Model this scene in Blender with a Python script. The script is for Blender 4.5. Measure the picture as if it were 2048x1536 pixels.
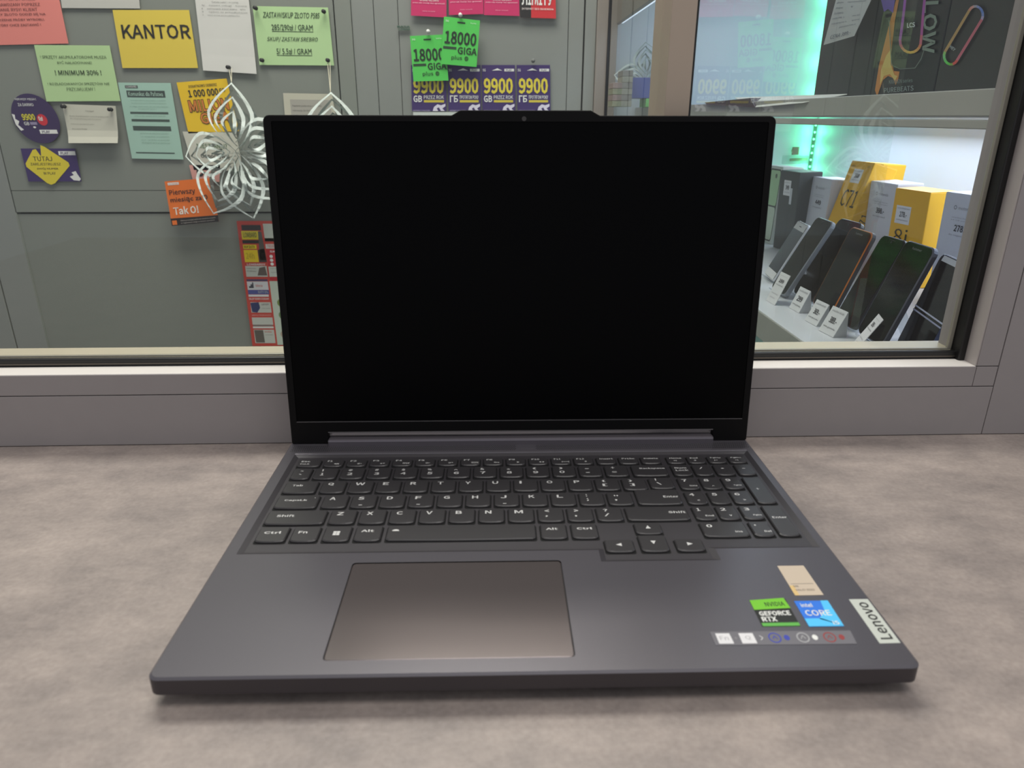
import bpy, bmesh, math, random
from mathutils import Vector, Matrix
random.seed(7)
for o in list(bpy.data.objects): bpy.data.objects.remove(o)
SC = bpy.context.scene
COL = SC.collection
# ------------------------------------------------------------------ camera, world, lights
CAM = Vector((-0.0247, -0.2589, 0.2585))
CR = Vector((0.99942, -0.0340, 0.0020)); CW = Vector((0.0326, 0.9348, -0.3536)).normalized()
CR = (CR - CR.dot(CW)*CW).normalized(); CU = CR.cross(CW)
FPX = 1417.66
cd = bpy.data.cameras.new('camera'); cam = bpy.data.objects.new('camera', cd); COL.objects.link(cam)
cam.matrix_world = Matrix(((CR.x, CU.x, -CW.x, CAM.x), (CR.y, CU.y, -CW.y, CAM.y), (CR.z, CU.z, -CW.z, CAM.z), (0, 0, 0, 1)))
cd.sensor_width = 36; cd.lens = FPX/2048*36; cd.clip_start = .01; cd.clip_end = 50
cd.dof.use_dof = True; cd.dof.focus_distance = .80; cd.dof.aperture_fstop = 14
SC.camera = cam
w = bpy.data.worlds.new('world'); SC.world = w; w.use_nodes = True
w.node_tree.nodes['Background'].inputs[0].default_value = (.93, .95, 1, 1)
w.node_tree.nodes['Background'].inputs[1].default_value = .50
SC.view_settings.view_transform = 'Standard'; SC.view_settings.look = 'None'
SC.view_settings.gamma = 1; SC.view_settings.use_curve_mapping = False
SC.view_settings.exposure = 0.0
def area(name, loc, rot, sx, sy, power, col=(1, .97, .93)):
    l = bpy.data.lights.new(name, 'AREA'); l.shape = 'RECTANGLE'; l.size = sx; l.size_y = sy; l.energy = power; l.color = col
    o = bpy.data.objects.new(name, l); COL.objects.link(o); o.location = loc; o.rotation_euler = rot; return o
area('shop_ceiling_light', (.35, -.55, 2.38), (0, 0, 0), 1.6, .9, 24)
area('booth_ceiling_light', (-.35, 1.15, 2.1), (math.radians(14), 0, 0), 1.5, .7, 50, (1, .97, .90))
area('cabinet_top_light', (.62, 1.1, .60), (0, 0, 0), .4, 1.3, 3.6, (.74, .84, 1))
area('cabinet_shelf_light', (.80, 1.0, .250), (0, math.radians(12), 0), .2, 1.3, 4.2, (.74, .84, 1))
area('touchpad_glow_fill', (-.05, 1.80, 1.95), (math.radians(-45), 0, 0), .9, .16, 7, (1, .93, .84))  # added unseen lamp, puts a warm glow on the touchpad
def point(name, loc, power, col, r=.01):
    l = bpy.data.lights.new(name, 'POINT'); l.energy = power; l.color = col; l.shadow_soft_size = r
    o = bpy.data.objects.new(name, l); COL.objects.link(o); o.location = loc

# ------------------------------------------------------------------ helpers
def lin(c):
    return tuple(((x/255)/12.92 if x/255 <= .04045 else ((x/255+.055)/1.055)**2.4) for x in c)
MATS = {}
def mat(name, rgb, rough=.5, metal=0, spec=.5, noise=0, scale=30, bump=0, emit=0, coat=0):
    if name in MATS: return MATS[name]
    m = bpy.data.materials.new(name); m.use_nodes = True; MATS[name] = m
    nt = m.node_tree; b = nt.nodes['Principled BSDF']; c = (*lin(rgb), 1)
    b.inputs['Base Color'].default_value = c; b.inputs['Roughness'].default_value = rough
    b.inputs['Metallic'].default_value = metal; b.inputs['Specular IOR Level'].default_value = spec
    b.inputs['Coat Weight'].default_value = coat
    if emit:
        b.inputs['Emission Color'].default_value = c; b.inputs['Emission Strength'].default_value = emit
    if noise or bump:
        tc = nt.nodes.new('ShaderNodeTexCoord'); n = nt.nodes.new('ShaderNodeTexNoise')
        n.inputs['Scale'].default_value = scale; n.inputs['Detail'].default_value = 5
        nt.links.new(tc.outputs['Object'], n.inputs['Vector'])
        if noise:
            mx = nt.nodes.new('ShaderNodeMix'); mx.data_type = 'RGBA'
            mx.inputs[6].default_value = tuple(x*(1-noise) for x in c[:3])+(1,)
            mx.inputs[7].default_value = tuple(min(1, x*(1+noise)) for x in c[:3])+(1,)
            nt.links.new(n.outputs['Fac'], mx.inputs[0]); nt.links.new(mx.outputs[2], b.inputs['Base Color'])
        if bump:
            bp = nt.nodes.new('ShaderNodeBump'); bp.inputs['Strength'].default_value = bump; bp.inputs['Distance'].default_value = .0005
            nt.links.new(n.outputs['Fac'], bp.inputs['Height']); nt.links.new(bp.outputs['Normal'], b.inputs['Normal'])
    return m
def glass_mat(name, tint=(.93, .97, .95), r0=.04, k=1.0):
    m = bpy.data.materials.new(name); m.use_nodes = True; nt = m.node_tree; nt.nodes.clear()
    out = nt.nodes.new('ShaderNodeOutputMaterial'); mix = nt.nodes.new('ShaderNodeMixShader')
    tr = nt.nodes.new('ShaderNodeBsdfTransparent'); tr.inputs[0].default_value = (*tint, 1)
    gl = nt.nodes.new('ShaderNodeBsdfGlossy'); gl.inputs['Roughness'].default_value = 0.0
    lw = nt.nodes.new('ShaderNodeLayerWeight'); lw.inputs['Blend'].default_value = .5
    p = nt.nodes.new('ShaderNodeMath'); p.operation = 'POWER'; p.inputs[1].default_value = 5
    a = nt.nodes.new('ShaderNodeMath'); a.operation = 'MULTIPLY_ADD'; a.inputs[1].default_value = k*(1-r0); a.inputs[2].default_value = r0
    nt.links.new(lw.outputs['Facing'], p.inputs[0]); nt.links.new(p.outputs[0], a.inputs[0])
    nt.links.new(a.outputs[0], mix.inputs[0]); nt.links.new(tr.outputs[0], mix.inputs[1]); nt.links.new(gl.outputs[0], mix.inputs[2])
    nt.links.new(mix.outputs[0], out.inputs[0]); MATS[name] = m; return m
def ink(rgb, glow=0):
    return mat('ink_%d_%d_%d' % tuple(rgb), rgb, .6)
def tag(o, label=None, cat=None, group=None, kind=None):
    if label: o['label'] = label
    if cat: o['category'] = cat
    if group: o['group'] = group
    if kind: o['kind'] = kind
    return o
def empty(name, loc=(0, 0, 0), rotz=0, parent=None):
    o = bpy.data.objects.new(name, None); COL.objects.link(o); o.location = loc; o.rotation_euler = (0, 0, rotz)
    o.empty_display_size = .02; o.parent = parent; return o
def link(name, me, parent=None, smooth=False):
    o = bpy.data.objects.new(name, me); COL.objects.link(o); o.parent = parent
    if smooth:
        for p in me.polygons: p.use_smooth = True
    return o
def pyobj(name, verts, faces, m, parent=None, mi=None, smooth=False):
    me = bpy.data.meshes.new(name); me.from_pydata([tuple(v) for v in verts], [], faces)
    for x in (m if isinstance(m, (list, tuple)) else [m]): me.materials.append(x)
    if mi: me.polygons.foreach_set('material_index', mi)
    me.update(); return link(name, me, parent, smooth)
def bmobj(name, bm, m, parent=None, smooth=False):
    bmesh.ops.recalc_face_normals(bm, faces=bm.faces)
    me = bpy.data.meshes.new(name); bm.to_mesh(me); bm.free()
    for x in (m if isinstance(m, (list, tuple)) else [m]): me.materials.append(x)
    return link(name, me, parent, smooth)
def addbox(bm, x0, x1, y0, y1, z0, z1, bev=0, M=None):
    vs = [bm.verts.new((x, y, z)) for x in (x0, x1) for y in (y0, y1) for z in (z0, z1)]
    fs = [(0, 1, 3, 2), (4, 6, 7, 5), (0, 4, 5, 1), (2, 3, 7, 6), (0, 2, 6, 4), (1, 5, 7, 3)]
    F = [bm.faces.new([vs[i] for i in f]) for f in fs]
    allv = list(vs)
    if bev:
        r = bmesh.ops.bevel(bm, geom=list({e for f in F for e in f.edges}), offset=bev, segments=2, profile=.5, affect='EDGES')
        allv = list({v for f in r['faces'] for v in f.verts} | {v for v in vs if v.is_valid})
    if M is not None: bmesh.ops.transform(bm, matrix=M, verts=[v for v in allv if v.is_valid])
def box(name, x0, x1, y0, y1, z0, z1, m, parent=None, bev=0):
    bm = bmesh.new(); addbox(bm, x0, x1, y0, y1, z0, z1, bev); return bmobj(name, bm, m, parent)
def prism(bm, pts, z0, z1, M=None, bev=0):
    a = [bm.verts.new((x, y, z0)) for x, y in pts]; b = [bm.verts.new((x, y, z1)) for x, y in pts]; n = len(pts)
    F = [bm.faces.new(a[::-1]), bm.faces.new(b)] + [bm.faces.new((a[i], a[(i+1) % n], b[(i+1) % n], b[i])) for i in range(n)]
    if M is not None: bmesh.ops.transform(bm, matrix=M, verts=a+b)
def rrect(x0, x1, y0, y1, r, n=4):
    if not isinstance(r, (tuple, list)): r = (r,)*4      # BL BR TR TL
    out = []
    for (cx, cy, a0, rr) in ((x0+r[0], y0+r[0], 180, r[0]), (x1-r[1], y0+r[1], 270, r[1]), (x1-r[2], y1-r[2], 0, r[2]), (x0+r[3], y1-r[3], 90, r[3])):
        for i in range(n+1):
            a = math.radians(a0+90*i/n); out.append((cx+rr*math.cos(a), cy+rr*math.sin(a)))
    return out
def rings(bm, loops, cap0=True, cap1=True):
    L = [[bm.verts.new(p) for p in lp] for lp in loops]; n = len(L[0])
    for a, b in zip(L, L[1:]):
        for i in range(n): bm.faces.new((a[i], a[(i+1) % n], b[(i+1) % n], b[i]))
    if cap0: bm.faces.new(L[0][::-1])
    if cap1: bm.faces.new(L[-1])
def tube(bm, pts, r, n=6):
    pts = [Vector(p) for p in pts]; loops = []
    for i, p in enumerate(pts):
        t = (pts[min(i+1, len(pts)-1)]-pts[max(i-1, 0)]).normalized()
        s = t.cross(Vector((0, 0, 1)) if abs(t.z) < .9 else Vector((1, 0, 0))).normalized(); u = t.cross(s)
        loops.append([p+r*(math.cos(2*math.pi*k/n)*s+math.sin(2*math.pi*k/n)*u) for k in range(n)])
    rings(bm, loops)
# pixel of the photograph -> point on a world plane (x, y or z constant), used to take measures
def ray(px, py): return (px-1024)/FPX*CR-(py-768)/FPX*CU+CW
def on(axis, val, px, py):
    d = ray(px, py); return CAM+d*((val-CAM[axis])/d[axis])
# text as mesh, cached
TXT = {}
import os
FONT = None
try:      # the sans face that ships inside Blender itself
    FONT = bpy.data.fonts.load(os.path.join(bpy.utils.resource_path('LOCAL'), 'datafiles', 'fonts', 'Noto Sans CJK Regular.woff2'))
except Exception:
    FONT = None
def text2d(s, bold=0, shear=0):
    k = (s, bold, shear)
    if k in TXT: return TXT[k]
    c = bpy.data.curves.new('t', 'FONT'); c.body = s; c.resolution_u = 2
    if FONT and not any(ch in 'ąćęłńóśźżĄĆĘŁŃÓŚŹŻ«»іІ' for ch in s): c.font = FONT
    c.shear = shear; c.fill_mode = 'FRONT'
    o = bpy.data.objects.new('t', c); COL.objects.link(o)
    dg = bpy.context.evaluated_depsgraph_get(); me = o.evaluated_get(dg).to_mesh()
    v = [(p.co.x, p.co.y) for p in me.vertices]; f = [tuple(p.vertices) for p in me.polygons]
    o.evaluated_get(dg).to_mesh_clear(); bpy.data.objects.remove(o); bpy.data.curves.remove(c)
    if v and bold:      # heavier strokes: push the outline of the filled glyphs outwards
        g = bold*1.0*(max(b for a, b in v)-min(b for a, b in v)); cnt = {}
        area_ = lambda q: sum(v[q[i]][0]*v[q[(i+1) % len(q)]][1]-v[q[(i+1) % len(q)]][0]*v[q[i]][1] for i in range(len(q)))
        f = [q if area_(q) > 0 else tuple(reversed(q)) for q in f]
        for q in f:
            for i in range(len(q)): cnt[(q[i], q[(i+1) % len(q)])] = 1
        acc = {}
        for (i, j) in cnt:
            if (j, i) in cnt: continue
            dx, dy = v[j][0]-v[i][0], v[j][1]-v[i][1]; L_ = math.hypot(dx, dy)
            if L_ < 1e-7: continue
            for k_ in (i, j): acc.setdefault(k_, []).append((dy/L_, -dx/L_))
        v2 = list(v)
        for k_, ns in acc.items():
            nx = sum(a for a, b in ns); ny = sum(b for a, b in ns); L_ = math.hypot(nx, ny)
            if L_ > 1e-6:
                dot = max(.45, (nx*ns[0][0]+ny*ns[0][1])/L_); v2[k_] = (v[k_][0]+nx/L_*g/dot, v[k_][1]+ny/L_*g/dot)
        v = v2
    if v:
        x0 = min(a for a, b in v); x1 = max(a for a, b in v); y0 = min(b for a, b in v); y1 = max(b for a, b in v)
        v = [((a-x0)/max(x1-x0, 1e-6), (b-y0)/max(y1-y0, 1e-6)) for a, b in v]
    TXT[k] = (v, f); return TXT[k]
def print_items(name, quad, items, parent, off=.0006, nrm=None, inv=None):
    """flat print on a quad TL TR BR BL; u to the right, v downwards. inv brings world points to the parent's space."""
    TL, TR, BR, BL = [Vector(q) for q in quad]
    n = nrm if nrm is not None else (TR-TL).cross(BL-TL).normalized()*-1
    V = []; F = []; MI = []; ms = []
    def P(u, v, k):
        return (TL*(1-u)*(1-v)+TR*u*(1-v)+BR*u*v+BL*(1-u)*v)+n*(off*(1+.35*k))
    for k, it in enumerate(items):
        kind, rgb = it[0], it[1]; m = ink(rgb)
        if m not in ms: ms.append(m)
        lay = {'r': 0, 'p': 1, 'e': 1, 't': 3, 'g': 2}[kind]+(it[-1] if isinstance(it[-1], dict) else {}).get('z', 0)
        b = len(V)
        if kind == 'r':
            u0, v0, u1, v1 = it[2:6]; V += [P(u0, v0, lay), P(u1, v0, lay), P(u1, v1, lay), P(u0, v1, lay)]; F.append((b, b+1, b+2, b+3)); MI.append(ms.index(m))
        elif kind in 'pg':
            V += [P(u, v, lay) for u, v in it[2]]; F.append(tuple(range(b, b+len(it[2])))); MI.append(ms.index(m))
        elif kind == 'e':
            u, v, ru, rv = it[2:6]; ri = it[6] if len(it) > 6 and not isinstance(it[6], dict) else 0; N = 20
            if ri:
                for j in range(N):
                    a = 2*math.pi*j/N; V += [P(u+ru*math.cos(a), v+rv*math.sin(a), lay), P(u+ru*ri*math.cos(a), v+rv*ri*math.sin(a), lay)]
                for j in range(N):
                    q = (j+1) % N; F.append((b+2*j, b+2*q, b+2*q+1, b+2*j+1)); MI.append(ms.index(m))
            else:
                V += [P(u+ru*math.cos(2*math.pi*j/N), v+rv*math.sin(2*math.pi*j/N), lay) for j in range(N)]; F.append(tuple(range(b, b+N))); MI.append(ms.index(m))
        else:
            s, u0, v0, u1, v1 = it[2:7]; op = it[7] if len(it) > 7 else {}
            tv, tf = text2d(s, op.get('b', 0), op.get('i', 0)); rot = op.get('r', 0)
            for a, c in tv:
                if rot == 90: uu, vv = u0+(u1-u0)*(1-c), v1-(v1-v0)*a      # reads upwards
                elif rot == -90: uu, vv = u0+(u1-u0)*c, v0+(v1-v0)*a
                else: uu, vv = u0+(u1-u0)*a, v1-(v1-v0)*c
                V.append(P(uu, vv, lay))
            for f in tf: F.append(tuple(b+i for i in f)); MI.append(ms.index(m))
    if inv is not None: V = [inv @ v for v in V]
    return pyobj(name, V, F, ms, parent, MI)
BK = (34, 34, 32); WH = (232, 232, 228)
def T(s, u0, v0, u1, v1, c=BK, **o): return ('t', c, s, u0, v0, u1, v1, o)
def Rr(c, u0, v0, u1, v1, **o): return ('r', c, u0, v0, u1, v1, o)
def lines(rows, u0, u1, v0, v1, c=BK, fill=.62, **o):
    """rows of small print: (text, start, end) in u"""
    out = []; h = (v1-v0)/len(rows)
    for i, r in enumerate(rows):
        if isinstance(r, str): r = (r, u0, u1)
        if r[0]: out.append(T(r[0], r[1], v0+h*i, r[2], v0+h*(i+fill), c, **o))
    return out

# ------------------------------------------------------------------ materials
M_frame = mat('frame_grey', (147, 141, 141), .45, noise=.03, scale=60, bump=.05)
M_reveal_lit = mat('frame_reveal_lit', (226, 220, 215), .4, noise=.03, scale=40)  # paler than the frame: light from above painted into the colour
M_mull = mat('mullion_paint', (172, 156, 140), .45, noise=.03, scale=40)
M_gasket = mat('gasket_rubber', (18, 17, 18), .45)
M_spacer = mat('spacer_metal', (150, 140, 120), .35, .8)
M_wall = mat('booth_wall_paint', (131, 135, 127), .55, noise=.05, scale=3, bump=.03)
M_wall2 = mat('booth_wall_paint_light', (138, 141, 136), .5, noise=.04, scale=3)
M_jamb = mat('jamb_paint', (140, 132, 124), .45, noise=.03)
M_dark = mat('groove_dark', (40, 42, 38), .8)
M_ledge = mat('ledge_beige', (178, 170, 150), .4, noise=.08, scale=25)
M_cab = mat('cabinet_white', (214, 218, 224), .45, noise=.02, scale=8)
M_shelf = mat('shelf_white', (222, 224, 230), .35, noise=.02, scale=8)
M_edge = mat('shelf_edge_grey', (160, 160, 154), .45, noise=.04, scale=20)
M_brown = mat('cabinet_top_brown', (110, 104, 94), .6, noise=.06, scale=10)
M_glass = glass_mat('window_glass', (.955, .975, .965), .045)
M_part = glass_mat('partition_glass', (.95, .98, .97), .07, .85)
M_acry = glass_mat('acrylic', (.90, .92, .92), .08)
M_paper = mat('paper_white', (214, 214, 206), .7, noise=.03, scale=8)
# counter: grey laminate printed like concrete
mc = bpy.data.materials.new('counter_laminate'); mc.use_nodes = True; nt = mc.node_tree; b = nt.nodes['Principled BSDF']
tc = nt.nodes.new('ShaderNodeTexCoord'); mp = nt.nodes.new('ShaderNodeMapping'); mp.inputs['Scale'].default_value = (1, 1.7, 1)
n1 = nt.nodes.new('ShaderNodeTexNoise'); n1.inputs['Scale'].default_value = 14; n1.inputs['Detail'].default_value = 9; n1.inputs['Roughness'].default_value = .68
n2 = nt.nodes.new('ShaderNodeTexNoise'); n2.inputs['Scale'].default_value = 330; n2.inputs['Detail'].default_value = 3
r1 = nt.nodes.new('ShaderNodeValToRGB'); r1.color_ramp.elements[0].position = .30; r1.color_ramp.elements[1].position = .68
r1.color_ramp.elements[0].color = (*lin((126, 117, 114)), 1); r1.color_ramp.elements[1].color = (*lin((170, 157, 150)), 1)
mx = nt.nodes.new('ShaderNodeMix'); mx.data_type = 'RGBA'; mx.blend_type = 'SOFT_LIGHT'; mx.inputs[0].default_value = .30
nt.links.new(tc.outputs['Object'], mp.inputs['Vector']); nt.links.new(mp.outputs[0], n1.inputs['Vector']); nt.links.new(tc.outputs['Object'], n2.inputs['Vector'])
nt.links.new(n1.outputs['Fac'], r1.inputs[0]); nt.links.new(r1.outputs[0], mx.inputs[6]); nt.links.new(n2.outputs['Fac'], mx.inputs[7])
nt.links.new(mx.outputs[2], b.inputs['Base Color']); b.inputs['Roughness'].default_value = .5
M_counter = mc

# ------------------------------------------------------------------ structure
Y0 = .2885; YW = 1.9
S = 'structure'
tag(box('floor', -3, 2.4, -2.2, 2.1, -.95, -.9, mat('floor_grey', (110, 105, 100), .6)), kind=S)
tag(box('ceiling', -3, 2.4, -1.2, 2.1, 2.45, 2.5, mat('ceiling_white', (205, 203, 198), .8)), kind=S)
ct = box('counter', -.95, .95, -.75, Y0+.05, -.036, 0, M_counter, bev=.002)
tag(ct, 'grey mottled laminate counter in front of the shop window', 'counter')
wb = empty('wall_back', (0, YW, 0)); tag(wb, kind=S)
def wpart(name, px, m, y0=0, y1=.02):
    """panel on the back wall between photo pixels x0,x1 at height py; z range given"""
    x0, x1, z0, z1 = px; return box(name, x0, x1, y0, y1, z0, z1, m, wb, .001)
def WX(px, py): return on(1, YW, px, py).x
def WZ(px, py): return on(1, YW, px, py).z
box('wall_body', -2.6, WX(1219, 20), .022, .06, -.9, 2.45, M_dark, wb)
xa = WX(10, 330); xb = WX(60, 540); xc = WX(672, 60); xd = WX(705, 60); xe = WX(752, 100); xf = WX(800, 100); xg = WX(1136, 100); xh = WX(1171, 30); xj = WX(1192, 60); xk = WX(1217, 60)
za = WZ(200, 381); zb = WZ(300, 425)
xl = WX(8, 590)
g = .0035
wpart('panel', (-2.6, xl-g, -.9, 2.45), M_wall2)
wpart('panel', (xl, xa-g, -.9, 2.45), M_wall2, .001)
wpart('panel', (xa, xc-g, za, 2.45), M_wall)
wpart('panel', (xa, xc-.001, zb+.001, za-.0012), M_wall, .0004)
wpart('panel', (xa, xb-g, -.9, zb), M_wall, .002)
wpart('panel', (xb, xc-g, -.9, zb-g), M_wall, .004)
wpart('panel', (xc, xd-.001, -.9, 2.45), M_wall, -.002)
wpart('panel', (xd, xe-.0015, -.9, 2.45), M_wall2, .002)
wpart('panel', (xe, xf-.0015, -.9, 2.45), M_wall2, .003)
wpart('panel', (xf, xg-.0015, -.9, 2.45), M_wall2)
wpart('panel', (xg, xh-.004, -.9, 2.45), M_wall2, .001)
wpart('panel', (xh, xj-.001, -.9, 2.45), M_wall2, -.006)
box('jamb', xj, xk, -.02, .02, -.9, 2.45, M_jamb, wb, .002)

# window: bottom rail, mullion, stile, gaskets, pane
wd = empty('window_1', (0, Y0, 0)); tag(wd, kind=S)
def wbx(name, x0, x1, y0, y1, z0, z1, m, bev=.0003): return box(name, x0, x1, y0-Y0, y1-Y0, z0, z1, m, wd, bev)
XS = .3845; XG = .4035
wbx('bottom_rail', -1.2, XG-.0006, Y0, .345, .0006, .0445, M_frame)
wbx('bottom_rail', -1.2, XS, Y0+.0004, .309, .0452, .0625, M_frame)
wbx('bottom_rail', XS+.0004, XG-.0006, Y0+.0003, .345, .0452, .0625, M_frame)
wbx('sill_reveal', -1.2, XS-.0006, Y0+.001, .309, .0620, .0630, M_reveal_lit, .0002)
wbx('stile', XS+.0002, XG-.0006, Y0+.0003, .345, .0632, 1.5, M_frame)
wbx('stile', XG, 1.1, Y0, .345, .0006, 1.5, M_frame)
wbx('stile_reveal', XS-.0008, XS+.0004, Y0+.0012, .309, .063, 1.5, mat('reveal_side', (176, 168, 165), .4), .0002)
wbx('mullion', .1050, .1228, Y0+.001, .345, .063, 1.5, M_mull)
wbx('top_rail', -1.2, 1.1, Y0, .345, 1.5, 1.62, M_frame)
wbx('stile', -1.3, -1.2, Y0, .345, .0006, 1.62, M_frame)
wbx('wall_front_top', -1.3, 1.1, Y0+.002, .33, 1.62, 2.45, M_wall2)
wbx('wall_front_base', -1.3, 1.1, Y0+.052, .37, -.9, 0, M_wall2)
# gaskets
wbx('gasket', -1.2, .105, .3095, .3150, .0560, .0695, M_gasket, .0012)
wbx('gasket', .1228, XS-.0008, .3095, .3150, .0560, .0695, M_gasket, .0012)
wbx('gasket_lip', -1.2, .105, .3085, .3098, .0618, .0636, M_gasket, .0004)
wbx('gasket_lip', .1228, XS-.001, .3085, .3098, .0618, .0636, M_gasket, .0004)
wbx('spacer_strip', -1.2, .104, .3090, .3097, .0645, .0658, mat('spacer_dark', (92, 86, 80), .3, .7), .0002)
wbx('spacer_strip', .1235, XS-.004, .3090, .3097, .0645, .0658, mat('spacer_dark', (92, 86, 80), .3, .7), .0002)
wbx('gasket', .1228, .1262, .296, .3150, .0630, 1.5, M_gasket, .001)
wbx('gasket', XS-.0065, XS-.0008, .3040, .3180, .0600, 1.5, M_gasket, .001)
wbx('spacer_strip', XS-.0105, XS-.0068, .3155, .3185, .0700, 1.5, mat('spacer_pale', (150, 146, 134), .4, .3), .0005)
wbx('spacer_strip', -1.2, .104, .3155, .3185, .0690, .0705, mat('spacer_pale', (150, 146, 134), .4, .3), .0004)
wbx('spacer_strip', .1265, XS-.007, .3155, .3185, .0690, .0705, mat('spacer_pale', (150, 146, 134), .4, .3), .0004)
wbx('window_sill', -1.2, .40, .3190, .3500, .040, .0665, M_ledge)
pyobj('pane', [(-1.2, .317-Y0, .066), (.105, .317-Y0, .066), (.105, .317-Y0, 1.5), (-1.2, .317-Y0, 1.5)], [(0, 1, 2, 3)], M_glass, wd)
pyobj('pane', [(.1228, .317-Y0, .066), (XS-.0068, .317-Y0, .066), (XS-.0068, .317-Y0, 1.5), (.1228, .317-Y0, 1.5)], [(0, 1, 2, 3)], M_glass, wd)

# ------------------------------------------------------------------ laptop
TH = 0.009842416
lap = empty('laptop', (-.0028, 0, 0), -TH)
tag(lap, 'dark grey laptop standing open with a black screen on the counter', 'laptop')
Ml = Matrix.Translation((-.0028, 0, 0)) @ Matrix.Rotation(-TH, 4, 'Z')
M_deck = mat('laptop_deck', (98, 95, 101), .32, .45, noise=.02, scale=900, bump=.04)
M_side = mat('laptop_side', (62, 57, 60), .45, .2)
M_key = mat('key_cap', (58, 56, 58), .38, noise=.02, scale=500)
M_well = mat('key_well', (66, 63, 67), .45, .2)
M_gap_shade = mat('key_gap_shade', (8, 8, 8), .9)
M_bez = mat('bezel_black', (9, 8, 9), .5, spec=.14)
M_scr = mat('screen_black', (3, 3, 4), .34, spec=.06)
ZT = .0175; HW = .1804; YR = .268
def ringz(pts, z): return [(x, y, z) for x, y in pts]
bm = bmesh.new()
o0 = rrect(-HW+.0012, HW-.0012, .0012, YR, (.0042, .0042, .004, .004), 5)
o1 = rrect(-HW, HW, 0, YR, (.005, .005, .004, .004), 5)
ob = rrect(-HW+.0015, HW-.0015, .0015, YR, (.006, .006, .004, .004), 5)
oc = rrect(-HW+.016, HW-.016, .014, YR-.01, (.006, .006, .004, .004), 5)
rings(bm, [ringz(oc, .0050), ringz(ob, .0068), ringz(o1, .0082), ringz(o1, ZT-.0010), ringz(o0, ZT)], True, False)
# deck with the two openings
WELL = [(-.1722, .0985), (.0412, .0985), (.0412, .0868), (.1110, .0868), (.1110, .0985), (.1745, .0985), (.1745, .2300), (-.1722, .2300)]
PAD = rrect(-.1022, .0180, .0100, .0886, .0022, 3)
bmesh.ops.remove_doubles(bm, verts=bm.verts, dist=1e-7)
top = [v for v in bm.verts if abs(v.co.z-ZT) < 1e-6]
edges = [e for e in bm.edges if all(abs(v.co.z-ZT) < 1e-6 for v in e.verts)]
for lp in (WELL, PAD):
    vv = [bm.verts.new((x, y, ZT)) for x, y in lp]
    edges += [bm.edges.new((vv[i], vv[(i+1) % len(vv)])) for i in range(len(vv))]
bmesh.ops.triangle_fill(bm, edges=edges, use_beauty=True)
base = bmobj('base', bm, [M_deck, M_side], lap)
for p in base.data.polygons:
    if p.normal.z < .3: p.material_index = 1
mod = None
def inset(poly, d):
    out = []; n = len(poly)
    for i in range(n):
        p0, p1, p2 = Vector(poly[i-1]), Vector(poly[i]), Vector(poly[(i+1) % n])
        a = (p1-p0).normalized(); c = (p2-p1).normalized(); na = Vector((-a.y, a.x)); nc = Vector((-c.y, c.x))
        k = (na+nc); k = k/max(k.length_squared, 1e-9)*2; out.append(tuple(p1+k*d))
    return out
# keyboard well: sloped rim and floor
bm = bmesh.new()
W2 = inset(WELL, .0034); ZF = ZT-.0014
a = [bm.verts.new((x, y, ZT)) for x, y in WELL]; c2 = [bm.verts.new((x, y, ZF)) for x, y in W2]
for i in range(len(a)): bm.faces.new((a[i], a[(i+1) % len(a)], c2[(i+1) % len(a)], c2[i]))
bmesh.ops.triangle_fill(bm, edges=[e for e in bm.edges if all(abs(v.co.z-ZF) < 1e-7 for v in e.verts)])
bmobj('keyboard_tray', bm, M_well, lap)
# strip behind the keyboard, paler to paint the well edge's highlight
bm = bmesh.new(); addbox(bm, -.1722, .1745, .2295, .2325, ZT-.001, ZT+.0004, .0004); bmobj('well_edge_highlight', bm, mat('edge_highlight_metal', (120, 116, 122), .35, .5), lap)
# touchpad
bm = bmesh.new()
p1 = rrect(-.1018, .0176, .0104, .0882, .002, 3); p0 = rrect(-.1014, .0172, .0108, .0878, .0018, 3)
rings(bm, [ringz(p1, ZT-.0008), ringz(p1, ZT-.0004), ringz(p0, ZT-.0002)])
bmobj('touchpad', bm, mat('touchpad_glassy', (114, 106, 106), .21, .6), lap)
bm = bmesh.new(); prism(bm, PAD, ZT-.0016, ZT-.0009); bmobj('touchpad_recess', bm, mat('recess_black', (22, 21, 22), .6), lap)
# bottom feet
for (x0, x1, y0, y1) in ((-.150, -.100, .018, .026), (.100, .150, .018, .026), (-.155, .155, .236, .246)):
    bm = bmesh.new(); prism(bm, rrect(x0, x1, y0, y1, .0035), 0, .0056); bmobj('rubber_foot', bm, M_gasket, lap)
# speaker holes
V = []; F = []
for i in range(240):
    for j in range(6):
        x = -.1765+.355*(i+.5*(j % 2))/240; y = .2352+j*.0017
        if abs(x-.004) < .008 and True: continue
        b0 = len(V); V += [(x+.0005*math.cos(k*math.pi/3), y+.0005*math.sin(k*math.pi/3), ZT+.00005) for k in range(6)]; F.append(tuple(range(b0, b0+6)))
tag(pyobj('speaker_holes', V, F, mat('hole_black', (24, 22, 24), .8), lap), kind='stuff')
# hinge cover
bm = bmesh.new(); addbox(bm, -.1502, .1525, .2435, .2640, ZT-.002, ZT+.0052, .0016); bmobj('hinge_cover', bm, mat('hinge_metal', (112, 107, 114), .32, .5), lap)

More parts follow.
